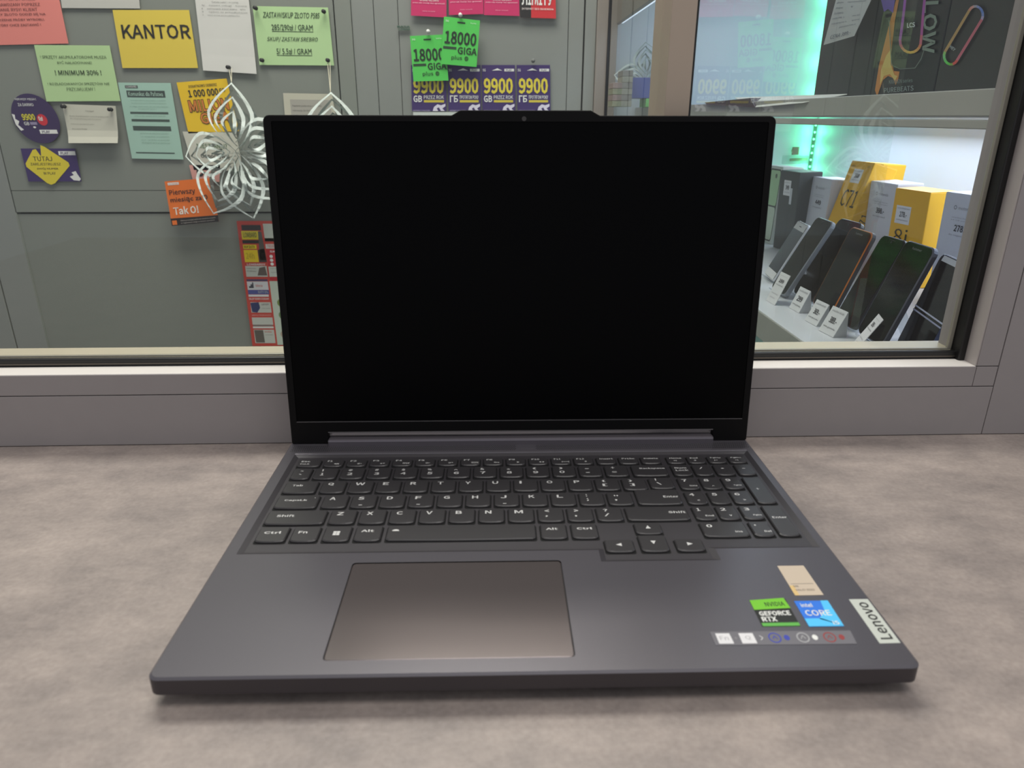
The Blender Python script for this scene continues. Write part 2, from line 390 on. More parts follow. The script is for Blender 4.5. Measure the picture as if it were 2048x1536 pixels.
# keys ----------------------------------------------------------------------------------
KM = {}
def keymesh(wd_, h):
    k = (round(wd_, 5), round(h, 5))
    if k in KM: return KM[k]
    def outline(i):
        x0, x1, y0, y1 = i, wd_-i, i, h-i; pts = []
        bow = min(.0011, h*.08)
        pts += [(x0, y0+.0026), (x0+.0006, y0+.0012), (x0+.0020, y0+bow*.35)]
        for t in (.3, .5, .7): pts.append((x0+(x1-x0)*t, y0+bow*.35-bow*.55*math.sin(math.pi*t)))
        pts += [(x1-.0020, y0+bow*.35), (x1-.0006, y0+.0012), (x1, y0+.0026)]
        pts += [(x1, y1-.0010), (x1-.0003, y1-.0003), (x1-.0010, y1), (x0+.0010, y1), (x0+.0003, y1-.0003), (x0, y1-.0010)]
        return pts
    bm = bmesh.new()
    rings(bm, [ringz(outline(0), 0), ringz(outline(0), .0010), ringz(outline(.0006), .00155), ], True, True)
    bmesh.ops.recalc_face_normals(bm, faces=bm.faces)
    gp = [bm.verts.new((x, y, .00006)) for x, y in rrect(-.0007, wd_+.0007, -.0009, h+.0005, .0014, 2)]; bm.faces.new(gp)  # black plate under the key paints the shade in the gaps
    me = bpy.data.meshes.new('key'); bm.to_mesh(me); bm.free(); me.materials.append(M_key); me.materials.append(M_gap_shade); me.polygons[len(me.polygons)-1].material_index = 1; KM[k] = me; return me
M_leg = mat('legend_white', (215, 214, 212), .5)
M_legdim = mat('legend_grey', (140, 140, 138), .5)
def mm_text(V, F, s, x, y, h, wmax=None, bold=.03, wide=1.35):
    """append text with lower left x,y (m) and height h"""
    tv, tf = text2d(s, bold, 0); b0 = len(V)
    rawc = {'i': .3, 'I': .3, '1': .5, '.': .3, "'": .3, '!': .3, '|': .2, ':': .25, ';': .3, ',': .35, '-': .6, 'M': 1.1, 'W': 1.3, 'w': 1.1, 'm': 1.2}
    ww = h*sum(rawc.get(ch, .82 if ch.isupper() or ch.isdigit() else .72) for ch in s)*wide
    if wmax: ww = min(ww, wmax)
    if s in "-_=": h = h*(.25 if s != '=' else .5)
    if s in ".,'\"^*~`": h = h*.5
    for a, c in tv: V.append((x+a*ww, y+c*h, .00158))
    for f in tf: F.append(tuple(b0+i for i in f))
def key(x0, x1, y0, h, legs):
    x0, x1, y0, h = x0/1000, x1/1000, y0/1000, h/1000
    o = bpy.data.objects.new('key', keymesh(x1-x0, h)); COL.objects.link(o); o.parent = lap; o.location = (x0, y0, ZF)
    if legs:
        V = []; F = []
        for l in legs:
            s, fx, fy, hh = l[:4]
            if s == 'ARR':
                b0 = len(V); r = .0021; cx_, cy_ = (x1-x0)/2, h/2+.0008
                ang = {'u': 90, 'd': -90, 'l': 180, 'r': 0}[fx]
                for k in (0, 130, 230): a = math.radians(ang+k); V.append((cx_+r*math.cos(a), cy_+r*math.sin(a), .00158))
                F.append((b0, b0+1, b0+2)); continue
            if s == 'WIN':
                for i in (0, 1):
                    for j in (0, 1):
                        b0 = len(V); xx = .0056+i*.0021; yy = .0062+j*.0023; V += [(xx, yy, .00158), (xx+.0019, yy, .00158), (xx+.0019, yy+.0021, .00158), (xx, yy+.0021, .00158)]; F.append((b0, b0+1, b0+2, b0+3))
                continue
            if s == 'SUN':
                b0 = len(V); N = 16
                for k in range(N):
                    a = math.pi*k/(N-1); rr = .0018 if k % 2 else .0026; V.append((fx+rr*math.cos(a), fy+rr*math.sin(a)*.9, .00158))
                F.append(tuple(range(b0, b0+N))); continue
            mm_text(V, F, s, fx/1000, fy/1000, hh/1000, wmax=(x1-x0)-fx/1000-.001)
        pyobj('legend', V, F, M_leg, o)
    return o
BOT = [209.6, 190.6, 170.6, 150.6, 131.0, 111.4]
def big(s): return [(s, 4.0, 9.9, 3.7)]
def two(a, b): return [(a, 4.6, 11.0, 2.9), (b, 4.6, 5.0, 3.5)]
def sm(s, h=2.0, x=3.4, y=9.5): return [(s, x, y, h)]
H = 16.4
# function row
key(-166, -149.4, BOT[0], 11.2, [('Esc', 2.2, 6.9, 2.1), ('FnLk', 2.2, 3.2, 1.6)])
fi = ['«x', '«-', '«+', 'mx', 'o-', 'o+', '==='  , 'Oo', '»', '()', '[==]', '#']
for i in range(12):
    x = -146.5+16.87*i; key(x, x+13.9, BOT[0], 11.2, [('F%d' % (i+1), 2.0, 7.2, 2.0), (fi[i], 7.6, 2.9, 1.9)])
for x, s, s2 in ((56.1, 'Insert', ''), (72.8, 'PrtSc', '')): key(x, x+13.9, BOT[0], 11.2, [(s, 2.4, 7.0, 1.9)]+([(s2, 8, 3, 1.8)] if s2 else []))
key(89.5, 103.6, BOT[0], 11.2, [('Delete', 2.4, 7.0, 1.9)])
for i, (s, t_) in enumerate((('Home', '»|'), ('End', '#'), ('PgUp', '|<'), ('PgDn', '>|'))):
    x = 108.9+15.45*i; key(x, x+12.9, BOT[0], 11.2, [(s, 2.4, 7.0, 1.9), (t_, 4.5, 3.0, 1.9)])
# number row
key(-166, -152.6, BOT[1], H, [('~', 5.2, 11.2, 2.4), ('`', 5.0, 6.2, 2.4)])
for i, (a_, b_) in enumerate(zip('!@#$%^&*()_+', '1234567890-=')):
    x = -150+19.1*i; key(x, x+16.2, BOT[1], H, two(a_, b_))
key(79.9, 105.0, BOT[1], H, [('Backspace', 5.6, 9.5, 2.5)])
key(109.2, 122.2, BOT[1], H, [('Num', 2.2, 10.0, 2.3), ('Lock', 2.2, 6.4, 2.3)])
for x, s in ((124.8, '/'), (140.5, '*'), (156.2, '-')): key(x, x+12.8 if x < 150 else 168.6, BOT[1], H, [(s, 4.5, 9.2, 2.8)])
# qwerty rows
key(-166, -143.6, BOT[2], H, sm('Tab', 2.4, 5.0, 9.2))
for i, ch in enumerate('QWERTYUIOP'): x = -140.6+19.1*i; key(x, x+16.4, BOT[2], H, big(ch))
for i, (a_, b_) in enumerate((('{', '['), ('}', ']'))): x = -140.6+19.1*(10+i); key(x, x+16.4, BOT[2], H, two(a_, b_))
key(88.6, 105.0, BOT[2]+1.4, H-1.4, two('|', '\\'))
key(-166, -138.2, BOT[3], H, [('CapsLk', 5.0, 8.6, 2.5), ('.', 24.5, 12.5, 1.6)])
for i, ch in enumerate('ASDFGHJKL'):
    x = -135.1+19.1*i; key(x, x+16.4, BOT[3], H, big(ch)+([('_', 5.6, 2.6, 2.4)] if ch in 'SFJ' else []))
for i, (a_, b_) in enumerate(((':', ';'), ('"', "'"))): x = -135.1+19.1*(9+i); key(x, x+16.4, BOT[3], H, two(a_, b_))
key(75.6, 105.0, BOT[3], H+3.4, [('Enter', 18.2, 8.5, 2.5)])
key(-166.5, -129.0, BOT[4], H, sm('Shift', 2.6, 6.0, 8.6))
for i, ch in enumerate('ZXCVBNM'): x = -126.1+19.1*i; key(x, x+16.4, BOT[4], H, big(ch))
for i, (a_, b_) in enumerate((('<', ','), ('>', '.'), ('?', '/'))): x = -126.1+19.1*(7+i); key(x, x+16.4, BOT[4], H, two(a_, b_))
key(65.0, 105.0, BOT[4], H, [('Shift', 27.5, 8.0, 2.6)])
key(-166.2, -148.0, BOT[5], H, sm('Ctrl', 2.6, 3.6, 8.6)); key(-145.1, -128.6, BOT[5], H, sm('Fn', 2.6, 3.6, 8.6))
key(-125.6, -109.4, BOT[5], H, [('WIN', 0, 0, 0)]); key(-106.5, -90.2, BOT[5], H, sm('Alt', 2.6, 3.4, 9.4))
key(-87.0, 5.0, BOT[5], H, [('SUN', .0052, .0100, 0)])
key(8.2, 24.2, BOT[5], H, sm('Alt', 2.4, 3.4, 9.4)); key(27.4, 43.4, BOT[5], H, sm('Ctrl', 2.4, 3.4, 9.4))
key(67.4, 83.8, 115.4, 12.4, [('ARR', 'u', 0, 0)])
key(45.9, 63.1, 96.6, 12.6, [('ARR', 'l', 0, 0)]); key(67.2, 83.8, 96.6, 17.2, [('ARR', 'd', 0, 0)]); key(88.6, 105.2, 96.6, 12.6, [('ARR', 'r', 0, 0)])
NP = [109.2, 124.8, 140.4]
for r_, row in enumerate((('7', '8', '9'), ('4', '5', '6'), ('1', '2', '3'))):
    sub = (('Home', '^', 'PgUp'), ('<', '', '>'), ('End', 'v', 'PgDn'))[r_]
    for c_ in range(3):
        y = BOT[2+r_]; key(NP[c_], NP[c_]+12.8, y, H, [(row[c_], 2.6, 10.4, 3.3)]+([(sub[c_], 6.4, 3.6, 1.8)] if sub[c_] else []))
key(155.8, 168.4, BOT[3], 36.2, [('+', 4.6, 18, 2.4)])
key(155.6, 168.4, BOT[5], 36.0, [('Enter', 2.4, 20, 2.2)])
key(109.0, 137.0, BOT[5], H, [('0', 3.6, 10.2, 3.3), ('Ins', 20, 4.2, 1.9)]); key(140.2, 152.6, BOT[5], H, [('.', 2.8, 11.4, 2.8), ('Del', 7, 4.2, 1.9)])

# lid -----------------------------------------------------------------------------------
LA = math.radians(84.868)
lidM = Matrix.Translation((0, .24764, ZT)) @ Matrix.Rotation(LA, 4, 'X')     # local x, v (up the lid), z = out of the screen is -? 
# local frame: X right, Y up the lid, Z towards the viewer
bm = bmesh.new()
out = [(-.1782, .0004), (-.1502, .0004), (-.1502, .0094), (.1525, .0094), (.1525, .0004), (.1790, .0004), (.1798, .0012)]
tr = [(.1798+.0*k, 0) for k in range(0)]
for i in range(5): a_ = math.radians(90*i/4); out.append((.1798-.0045+.0045*math.cos(a_), .2424-.0045+.0045*math.sin(a_)))
out += [(.0550, .2424), (.0485, .2458), (-.0425, .2458), (-.0485, .2424)]
for i in range(5): a_ = math.radians(90+90*i/4); out.append((-.1794+.0045+.0045*math.cos(a_), .2424-.0045+.0045*math.sin(a_)))
out += [(-.1790, .0012)]
outi = inset(out, .0005)
L0 = [(x, y, -.0062) for x, y in outi]; L1 = [(x, y, -.0056) for x, y in out]; L2 = [(x, y, -.0004) for x, y in out]; L3 = [(x, y, 0) for x, y in outi]
rings(bm, [L0, L1, L2, L3], True, False)
SCR = (-.1738, .1748, .0185, .2384)
hole = rrect(*SCR, .001, 2)
bmesh.ops.remove_doubles(bm, verts=bm.verts, dist=1e-7)
ed = [e for e in bm.edges if all(abs(v.co.z) < 1e-7 for v in e.verts)]
vv = [bm.verts.new((x, y, 0)) for x, y in hole]; ed += [bm.edges.new((vv[i], vv[(i+1) % len(vv)])) for i in range(len(vv))]
bmesh.ops.triangle_fill(bm, edges=ed, use_beauty=True)
lid = bmobj('lid', bm, M_bez, lap); lid.matrix_local = lidM
# bright lip under the screen, lower edge's highlight painted as a grey strip
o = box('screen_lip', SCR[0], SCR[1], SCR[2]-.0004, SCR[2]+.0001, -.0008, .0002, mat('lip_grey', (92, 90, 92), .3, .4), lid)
o = box('bezel_highlight', -.1500, .1523, .0094, .0101, -.001, .0004, mat('highlight_grey', (120, 116, 118), .3, .5), lid)
bm = bmesh.new(); prism(bm, hole, -.0012, -.0006); bmobj('screen', bm, M_scr, lid)
bm = bmesh.new(); prism(bm, [(.0019+.0016*math.cos(2*math.pi*k/16), .2402+.0016*math.sin(2*math.pi*k/16)) for k in range(16)], -.0004, .0003)
bmobj('webcam', bm, mat('webcam_glass', (52, 48, 48), .15), lid)
# rubber bumper line around the bezel
V = []; F = []

# stickers: quads in laptop space (mm)
def sticker(name, q, rgb, items, label):
    # q: TL TR BR BL in mm
    z = ZT+.0002; bm = bmesh.new(); prism(bm, [(x/1000, y/1000) for x, y in q][::-1], ZT, z)
    o = bmobj(name, bm, ink(rgb), lap); o['label'] = label
    print_items('print', [(x/1000, y/1000, z) for x, y in q], items, o, off=.00006, nrm=Vector((0, 0, 1)))
    return o
sticker('sticker', [(141.4, 80.2), (156.6, 80.2), (156.6, 53.6), (141.0, 53.4)], (205, 188, 168),
        [Rr((150, 138, 128), .1, .62, .9, .635), T('SN', .12, .68, .3, .74, (120, 108, 98)), T('VALID 2025', .12, .8, .8, .86, (120, 108, 98)), Rr((222, 190, 130), 0, .68, .16, 1)], 'cream paper sticker above the two logo stickers')
GFX = sticker('sticker', [(115.0, 49.8), (134.6, 50.8), (134.0, 29.3), (114.6, 29.3)], (28, 30, 28),
        [('g', (118, 196, 46), [(0, 0), (.96, -.03), (1.0, .36), (0, .38)]), Rr((96, 176, 76), .02, .88, 1, 1),
         ('e', (30, 60, 20), .22, .19, .09, .08), T('NVIDIA', .36, .11, .9, .27, (30, 50, 20), b=.03), T('GEFORCE', .08, .45, .92, .62, WH, b=.05), T('RTX', .08, .66, .48, .83, WH, b=.05)], 'green and black graphics logo sticker')
sticker('sticker', [(138.5, 48.8), (156.6, 48.8), (156.0, 28.6), (138.2, 28.6)], (46, 120, 226),
        [('g', (84, 196, 250), [(.78, 0), (1, 0), (1, 1), (.42, .72), (.72, .4)]), ('g', (84, 196, 250), [(0, .7), (.5, .7), (1, 1), (0, 1)]),
         T('intel', .12, .1, .46, .26, WH, b=.03), T('CORE', .12, .38, .86, .6, WH, b=.02), T('i5', .74, .80, .92, .94, WH, b=.02)], 'blue processor logo sticker')
bdg = sticker('badge', [(168.4, 49.6), (178.6, 49.6), (178.1, 16.0), (167.7, 15.8)], (196, 200, 192), [T('Lenovo', .2, .08, .8, .92, (30, 30, 30), r=90, b=.02)], 'silver name badge along the right edge of the palm rest')
it = [T('FnLk', .04, .4, .12, .6, (110, 108, 108)), ]
it = []
for k, u in enumerate((.03, .195)): it += [('p', (226, 224, 226), [(u, .14), (u+.1, .14), (u+.105, .9), (u, .9)])]
it += [T('Fn', .05, .35, .11, .65, (170, 168, 170), z=1), T('Q', .23, .35, .27, .65, (170, 168, 170), z=1), T('+', .15, .4, .175, .6, (150, 148, 150)), T('>', .335, .3, .355, .7, (210, 208, 210))]
for u, c_, d_ in ((.44, (60, 70, 170), 0), (.64, (170, 170, 172), 0), (.83, (150, 60, 60), 0)):
    it += [('e', c_, u, .5, .045, .38, .8), T('^', u-.02, .35, u+.02, .6, c_), ('e', c_ if c_[0] != 170 else WH, u+.085, .5, .02, .2)]
sticker('sticker', [(87.0, 25.9), (157.6, 25.3), (156.4, 15.8), (87.0, 16.2)], (112, 110, 116), it, 'clear strip sticker with key symbols and coloured circles')

# ------------------------------------------------------------------ papers on the back wall
OFFS = .004
def sheet(name, label, cat, quad, rgb, items, plane=1, val=YW-.006, th=.0004, group=None, bend=0, mname='print', lift=0):
    """thin sheet; quad in photo pixels TL TR BR BL taken onto the plane"""
    q = [on(plane, val-lift, *p) for p in quad]; ctr = sum(q, Vector())/4
    t = empty(name, ctr); tag(t, label, cat, group)
    n = (q[1]-q[0]).cross(q[3]-q[0]).normalized()
    if n.dot(CAM-ctr) < 0: n = -n
    TL, TR, BR, BL = [p-ctr for p in q]
    N = 6; V = []; F = []
    for s_ in (0, -th):
        for j in range(N+1):
            v = j/N
            for i in range(N+1):
                u = i/N; P = TL*(1-u)*(1-v)+TR*u*(1-v)+BR*u*v+BL*(1-u)*v
                V.append(P+n*(s_+bend*max(0, v-.6)**2))
    K = (N+1)**2
    for j in range(N):
        for i in range(N):
            a = j*(N+1)+i; F.append((a, a+1, a+N+2, a+N+1)); F.append((K+a, K+a+N+1, K+a+N+2, K+a+1))
    for i in range(N):
        a = i; F.append((a, a+K, a+K+1, a+1)); a = N*(N+1)+i; F.append((a, a+1, a+K+1, a+K)); a = i*(N+1); F.append((a, a+N+1, a+K+N+1, a+K)); a = i*(N+1)+N; F.append((a, a+K, a+K+N+1, a+N+1))
    pyobj('sheet_body', V, F, mat('card_%d_%d_%d' % tuple(rgb), rgb, .6, noise=.03, scale=10), t)
    if items: print_items(mname, [p-ctr for p in q], items, t, off=.0005, nrm=n)
    return t
DG = (58, 78, 52)
sheet('notice', 'pink notice with dark print in the top left corner of the wall', 'notice', [(-150, -80), (102, -80), (137, 87), (-92, 92)], (232, 136, 126),
      lines([('INFORMUJEMY, IŻ KAŻDY WYRÓB', .33, .80), ('JEST SPRAWDZANY POPRZEZ', .35, .83), ('WYKONANIE RYSY! KLIENT', .36, .80), ('ODDAJĄCY ZŁOTO GODZI SIĘ NA', .32, .86), ('SPRAWDZENIE PRÓBY WYROBU,', .34, .84), ('KTÓRY CHCE ZASTAWIĆ !', .42, .80)], 0, 1, .44, .80, (120, 66, 62), b=.012))
sheet('notice', 'blank white sheet cut by the top edge beside the pink notice', 'paper', [(112, -70), (272, -70), (280, 17), (124, 16)], (196, 194, 186), [])
sheet('notice', 'yellow sheet with a single large black word', 'notice', [(225, 20), (378, 20), (396, 136), (245, 136)], (226, 200, 76), [T('KANTOR', .075, .245, .975, .49, (30, 26, 22), b=.022)])
sheet('notice', 'tall white sheet pinned above the big paper snowflake', 'notice', [(383, -60), (491, -60), (514, 148), (407, 141)], (216, 214, 208),
      lines([('Tabela opłat i prowizji', .3, .8), ('lp   nazwa usługi   kwota', .12, .95), ('1    umowa zastawu   5%', .1, .92), ('2    opłata za przedłużenie', .1, .95), ('3    wycena przedmiotu', .1, .8)], 0, 1, .3, .46, (120, 120, 118), .4), bend=.02)
sheet('notice', 'pale green price notice held by four black pins', 'notice', [(505, 12), (656, 15), (668, 131), (519, 130)], (184, 216, 158),
      [T('ZASTAW/SKUP ZŁOTO P585', .12, .095, .88, .19, DG, b=.01, i=.3), T('285/290zł / GRAM', .22, .30, .77, .40, DG, b=.012), Rr(DG, .22, .415, .77, .425), T('SKUP/ ZASTAW SREBRO', .14, .51, .82, .60, DG, b=.01, i=.3), T('5/ 5.5zł / GRAM', .25, .71, .72, .81, DG, b=.012), Rr(DG, .25, .825, .72, .835)])
sheet('notice', 'pale green battery notice below the pink one', 'notice', [(68, 90), (219, 91), (241, 202), (93, 203)], (184, 214, 156),
      [T('! SPRZĘTY AKUMULATOROWE MUSZĄ', .05, .18, .93, .25, (74, 96, 62)), T('BYĆ NAŁADOWANE!', .26, .27, .72, .33, (74, 96, 62)), T('! MINIMUM 30% !', .2, .44, .82, .53, (48, 66, 42), b=.02), T('! ROZŁADOWANYCH SPRZĘTÓW NIE', .07, .65, .9, .72, (74, 96, 62)), T('PRZYJMUJEMY !', .31, .75, .69, .81, (74, 96, 62))])
PU = (58, 40, 96)
# round sticker
def disc_sheet():
    quad = [(8, 187), (100, 187), (134, 287), (42, 287)]; q = [on(1, YW-.006, *p) for p in quad]; ctr = sum(q, Vector())/4
    t = empty('round_sticker', ctr); tag(t, 'round dark purple sticker with yellow digits and a red dot', 'sticker')
    N = 40; V = []; TL, TR, BR, BL = [p-ctr for p in q]
    for dy in (0, .0006):
        for k in range(N):
            a = 2*math.pi*k/N; u = .5+.5*math.cos(a); v = .5+.5*math.sin(a); P = TL*(1-u)*(1-v)+TR*u*(1-v)+BR*u*v+BL*(1-u)*v; V.append(P+Vector((0, dy, 0)))
    F = [tuple(range(N)), tuple(range(2*N-1, N-1, -1))]+[(k, (k+1) % N, N+(k+1) % N, N+k) for k in range(N)]
    pyobj('sheet_body', V, F, ink((56, 40, 84)), t)
    print_items('print', [p-ctr for p in q], [T('PIERWSZY MIESIĄC', .20, .09, .66, .145, WH), T('ZA DARMO', .22, .19, .56, .25, WH, b=.015), T('9900', .22, .40, .50, .53, (226, 214, 60), b=.04), T('GB', .22, .56, .33, .63, WH, b=.02), Rr((150, 140, 170), .35, .565, .5, .62),
        ('e', (206, 44, 56), .64, .52, .11, .115), T('0zł', .57, .45, .66, .54, WH, b=.03, z=2), Rr(WH, .5, .72, .88, .80), T('PLAY', .55, .735, .72, .785, PU, b=.02, z=1), ('p', WH, [(.02, .40), (.08, .42), (.06, .50), (.13, .55), (.08, .62), (.17, .72), (.10, .74), (.03, .62)]), ('e', WH, .42, .67, .03, .02)], t, off=.0005, nrm=Vector((0, -1, 0)))
disc_sheet()
sheet('notice', 'small white note with two black pins in its top corners', 'notice', [(124, 208), (231, 212), (238, 286), (140, 286)], (204, 202, 186),
      [T('Uwaga!', .42, .14, .58, .18, (110, 108, 98)), T('W dniu 24 grudnia punkt czynny do godziny 14.00', .1, .28, .85, .32, (130, 128, 118)), T('25 i 26 grudnia punkt nieczynny', .1, .35, .7, .385, (130, 128, 118)), T('Serdecznie zapraszamy do punktu', .1, .49, .55, .52, (130, 128, 118)), T('Wesołych Świąt', .1, .61, .4, .65, (110, 108, 98)), T('Dziękujemy', .42, .75, .58, .78, (130, 128, 118))], bend=.05, lift=.012)
sheet('notice', 'mint sheet with dark headline bars beside the yellow flyer', 'notice', [(236, 165), (341, 166), (367, 319), (264, 317)], (166, 200, 184),
      [Rr((62, 70, 66), .12, .035, .36, .07), T('LOMBARD', .14, .04, .34, .065, WH, z=-2), Rr((62, 74, 70), .13, .10, .86, .185), T('Komunikat dla Państwa', .16, .11, .82, .17, (170, 200, 184), b=.01)] +
      lines(['Szanowni Klienci informujemy o zasadach'] + ['zwrotu towaru oraz reklamacji w punkcie'], .18, .85, .22, .29, (110, 138, 122), .4) + lines(['w ciągu czternastu dni od daty zakupu', ('paragon lub faktura', .3, .65)], .14, .88, .30, .36, (110, 138, 122), .45) +
      [Rr((66, 80, 74), .13, .375, .86, .40), Rr((66, 80, 74), .13, .47, .86, .50), Rr((66, 80, 74), .13, .56, .86, .62), Rr((66, 80, 74), .1, .91, .85, .925)] + lines(['zakup na raty, wymiana, serwis telefonów'], .2, .8, .42, .46, (110, 138, 122), .4) + lines(['gwarancja do dwunastu miesięcy', 'na wszystkie urządzenia', 'skup i sprzedaż za gotówkę', 'zapraszamy'], .25, .8, .65, .82, (120, 148, 132), .35))
YE = (238, 196, 30)
sheet('flyer', 'yellow flyer with large orange letters behind the paper snowflake', 'flyer', [(353, 165), (453, 157), (478, 262), (377, 267)], YE,
      [T('DODATKOWO ODBIERZ', .22, .07, .78, .12, BK, b=.02), T('1 000 000', .18, .16, .78, .30, BK, b=.04), T('GB', .8, .17, .92, .24, BK, b=.04),
       T('MILION', .13, .345, .93, .60, (70, 50, 20), b=.09), T('MILION', .14, .36, .92, .585, (214, 128, 50), b=.03, z=2), T('GIGA', .30, .60, .90, .84, (70, 50, 20), b=.09), T('GIGA', .31, .615, .89, .825, (214, 128, 50), b=.03, z=2)])
sheet('flyer', 'whitish flyer with green letters under the yellow flyer', 'flyer', [(365, 263), (472, 265), (486, 342), (388, 340)], (206, 204, 190), [T('MIESZKANIU?', .2, .3, .78, .42, (70, 110, 70), b=.02), T('Odpoczywaj', .22, .56, .78, .7, (60, 60, 56), b=.02)])
sheet('flyer', 'small pink flyer scrap with a black round mark', 'flyer', [(378, 330), (440, 330), (440, 364), (386, 362)], (216, 158, 148), [('e', BK, .32, .45, .12, .25), ('e', (216, 158, 148), .32, .45, .05, .1, {'z': 1})])
t = sheet('flyer', 'orange flyer with a black bottom strip hanging below the snowflake', 'flyer', [(329, 363), (421, 356), (438, 443), (344, 452)], (240, 118, 34),
      [('p', (30, 22, 20), [(-.005, .83), (1.005, .85), (1, 1), (0, 1)]), Rr(WH, .06, .035, .30, .09), T('na kartę', .08, .045, .28, .08, (240, 118, 34), z=1), T('Pierwszy', .06, .19, .62, .34, (60, 30, 16), b=.015), T('miesiąc za 0', .06, .36, .86, .50, (60, 30, 16), b=.015), T('Tak O!', .09, .58, .62, .76, (250, 240, 226), b=.035),
       Rr((240, 118, 34), .02, .88, .12, .98, z=3), T('Oferta promocyjna ważna do odwołania szczegóły', .2, .88, .95, .92, (190, 180, 170)), T('w regulaminie usługi na stronie operatora', .2, .94, .92, .975, (190, 180, 170))], lift=.03)
t = sheet('flyer', 'purple rectangular sticker with a yellow diamond at lower left', 'sticker', [(41, 297), (150, 297), (163, 363), (57, 363)], (60, 42, 100),
      [Rr(WH, .68, .08, .99, .20), T('PLAY', .72, .1, .86, .18, PU, b=.02, z=1), ('p', WH, [(.86, .96), (.80, .85), (.88, .80), (.85, .72), (.93, .68), (.96, .80), (1.0, .92), (.97, .98)]),
       ('g', (226, 206, 52), [(.38, -.10), (.45, -.05), (.83, .42), (.84, .52), (.50, 1.05), (.42, 1.10), (.35, 1.05), (.03, .55), (.03, .45), (.22, .04), (.28, .02), (.34, .22), (.35, .22)]),
       T('TUTAJ', .19, .24, .54, .38, (70, 58, 30), b=.02), T('ZAREJESTRUJESZ', .12, .43, .68, .51, (70, 58, 30), b=.02), T('SWÓJ NUMER', .22, .57, .62, .65, (70, 58, 30), b=.02), T('W PLAY', .32, .71, .55, .79, (70, 58, 30), b=.02)])
RD = (206, 58, 52); GW = (196, 198, 188)
it = [Rr((44, 36, 36), .05, .03, .28, .07), Rr((222, 200, 40), .04, .075, .245, .14), T('LOMBARD', .06, .085, .22, .125, (90, 100, 20), b=.02), Rr((40, 40, 40), .04, .145, .27, .17), ('p', (88, 84, 78), [(.24, .08), (.28, .08), (.30, .30), (.22, .30)]),
      Rr((236, 206, 30), .04, .18, .20, .212), T('SKUP ZŁOTA', .05, .186, .18, .206, (90, 80, 20), b=.02), Rr((236, 204, 26), .04, .22, .205, .315), T('24h', .06, .24, .16, .29, (200, 170, 20), b=.02), ('p', (50, 46, 44), [(.21, .22), (.29, .21), (.30, .315), (.21, .315)]), ('e', (214, 206, 196), .26, .26, .02, .02),
      T('LOMBARDY', .06, .325, .28, .34, WH, b=.02), Rr(GW, .035, .345, .29, .43), T('Pożyczki pod zastaw', .05, .36, .16, .37, (110, 110, 104)), T('RTV AGD biżuteria', .05, .38, .16, .39, (110, 110, 104)), ('p', (96, 86, 80), [(.20, .36), (.27, .35), (.285, .42), (.17, .42)]),
      Rr((70, 62, 100), .03, .45, .28, .465), Rr((214, 212, 214), .03, .468, .28, .535), ('p', (60, 64, 74), [(.05, .52), (.05, .505), (.07, .505), (.07, .49), (.09, .49), (.09, .475), (.105, .475), (.105, .52)]), T('Sfera', .13, .49, .21, .51, (206, 80, 60)), Rr((76, 84, 150), .03, .536, .28, .57), T('RATY 0%', .15, .542, .27, .563, GW), Rr((222, 220, 220), .03, .573, .27, .59),
      T('SKLEP KOMPUTEROWY', .03, .60, .27, .615, WH, b=.02), Rr(GW, .04, .635, .28, .72), ('p', (40, 52, 100), [(.04, .64), (.14, .635), (.15, .68), (.11, .72), (.05, .715)]), T('LAPTOPY', .17, .645, .26, .66, (90, 88, 100)), T('serwis i naprawa', .17, .68, .27, .69, (120, 120, 120)),
      T('SERWIS TELEFONÓW', .04, .735, .27, .745, (230, 200, 190)), Rr(GW, .035, .76, .28, .82), Rr((120, 122, 116), .04, .822, .27, .832), Rr((220, 216, 210), .035, .835, .28, .85),
      Rr(GW, .04, .862, .28, .975), ('p', (94, 88, 80), [(.045, .865), (.15, .865), (.155, .97), (.05, .97)]), T('meble', .17, .87, .25, .885, RD), T('na wymiar', .17, .90, .26, .91, (120, 120, 116))]
it += [Rr(GW, .31, .02, .62, .15), Rr((40, 36, 36), .31, .13, .62, .155), Rr((214, 212, 206), .31, .175, .62, .21), T('TELEFONY', .33, .18, .5, .2, RD), Rr((190, 28, 44), .31, .215, .62, .345), T('SKUP', .35, .225, .5, .24, WH, b=.03), ('e', WH, .36, .27, .02, .012), ('e', WH, .36, .3, .02, .012), ('e', WH, .36, .33, .02, .012),
       Rr((200, 206, 196), .31, .35, .62, .43), T('naprawa wyświetlaczy', .33, .36, .6, .37, (120, 120, 116)), T('wymiana baterii', .33, .39, .6, .4, (120, 120, 116)), Rr((190, 28, 44), .31, .435, .62, .46), Rr((196, 206, 190), .30, .465, .99, .99), ('e', (120, 140, 70), .40, .64, .04, .03), ('e', (110, 140, 90), .40, .74, .04, .03), ('e', (180, 160, 140), .40, .9, .05, .03),
       Rr((198, 200, 196), .64, .02, .97, .25), Rr((188, 30, 40), .64, .26, .97, .45), T('RATY', .68, .3, .9, .36, WH, b=.03)]
sheet('poster', 'red bordered poster of small adverts standing beside the laptop lid', 'poster', [(473, 442), (640, 442), (673, 692), (505, 692)], (198, 66, 54), it)
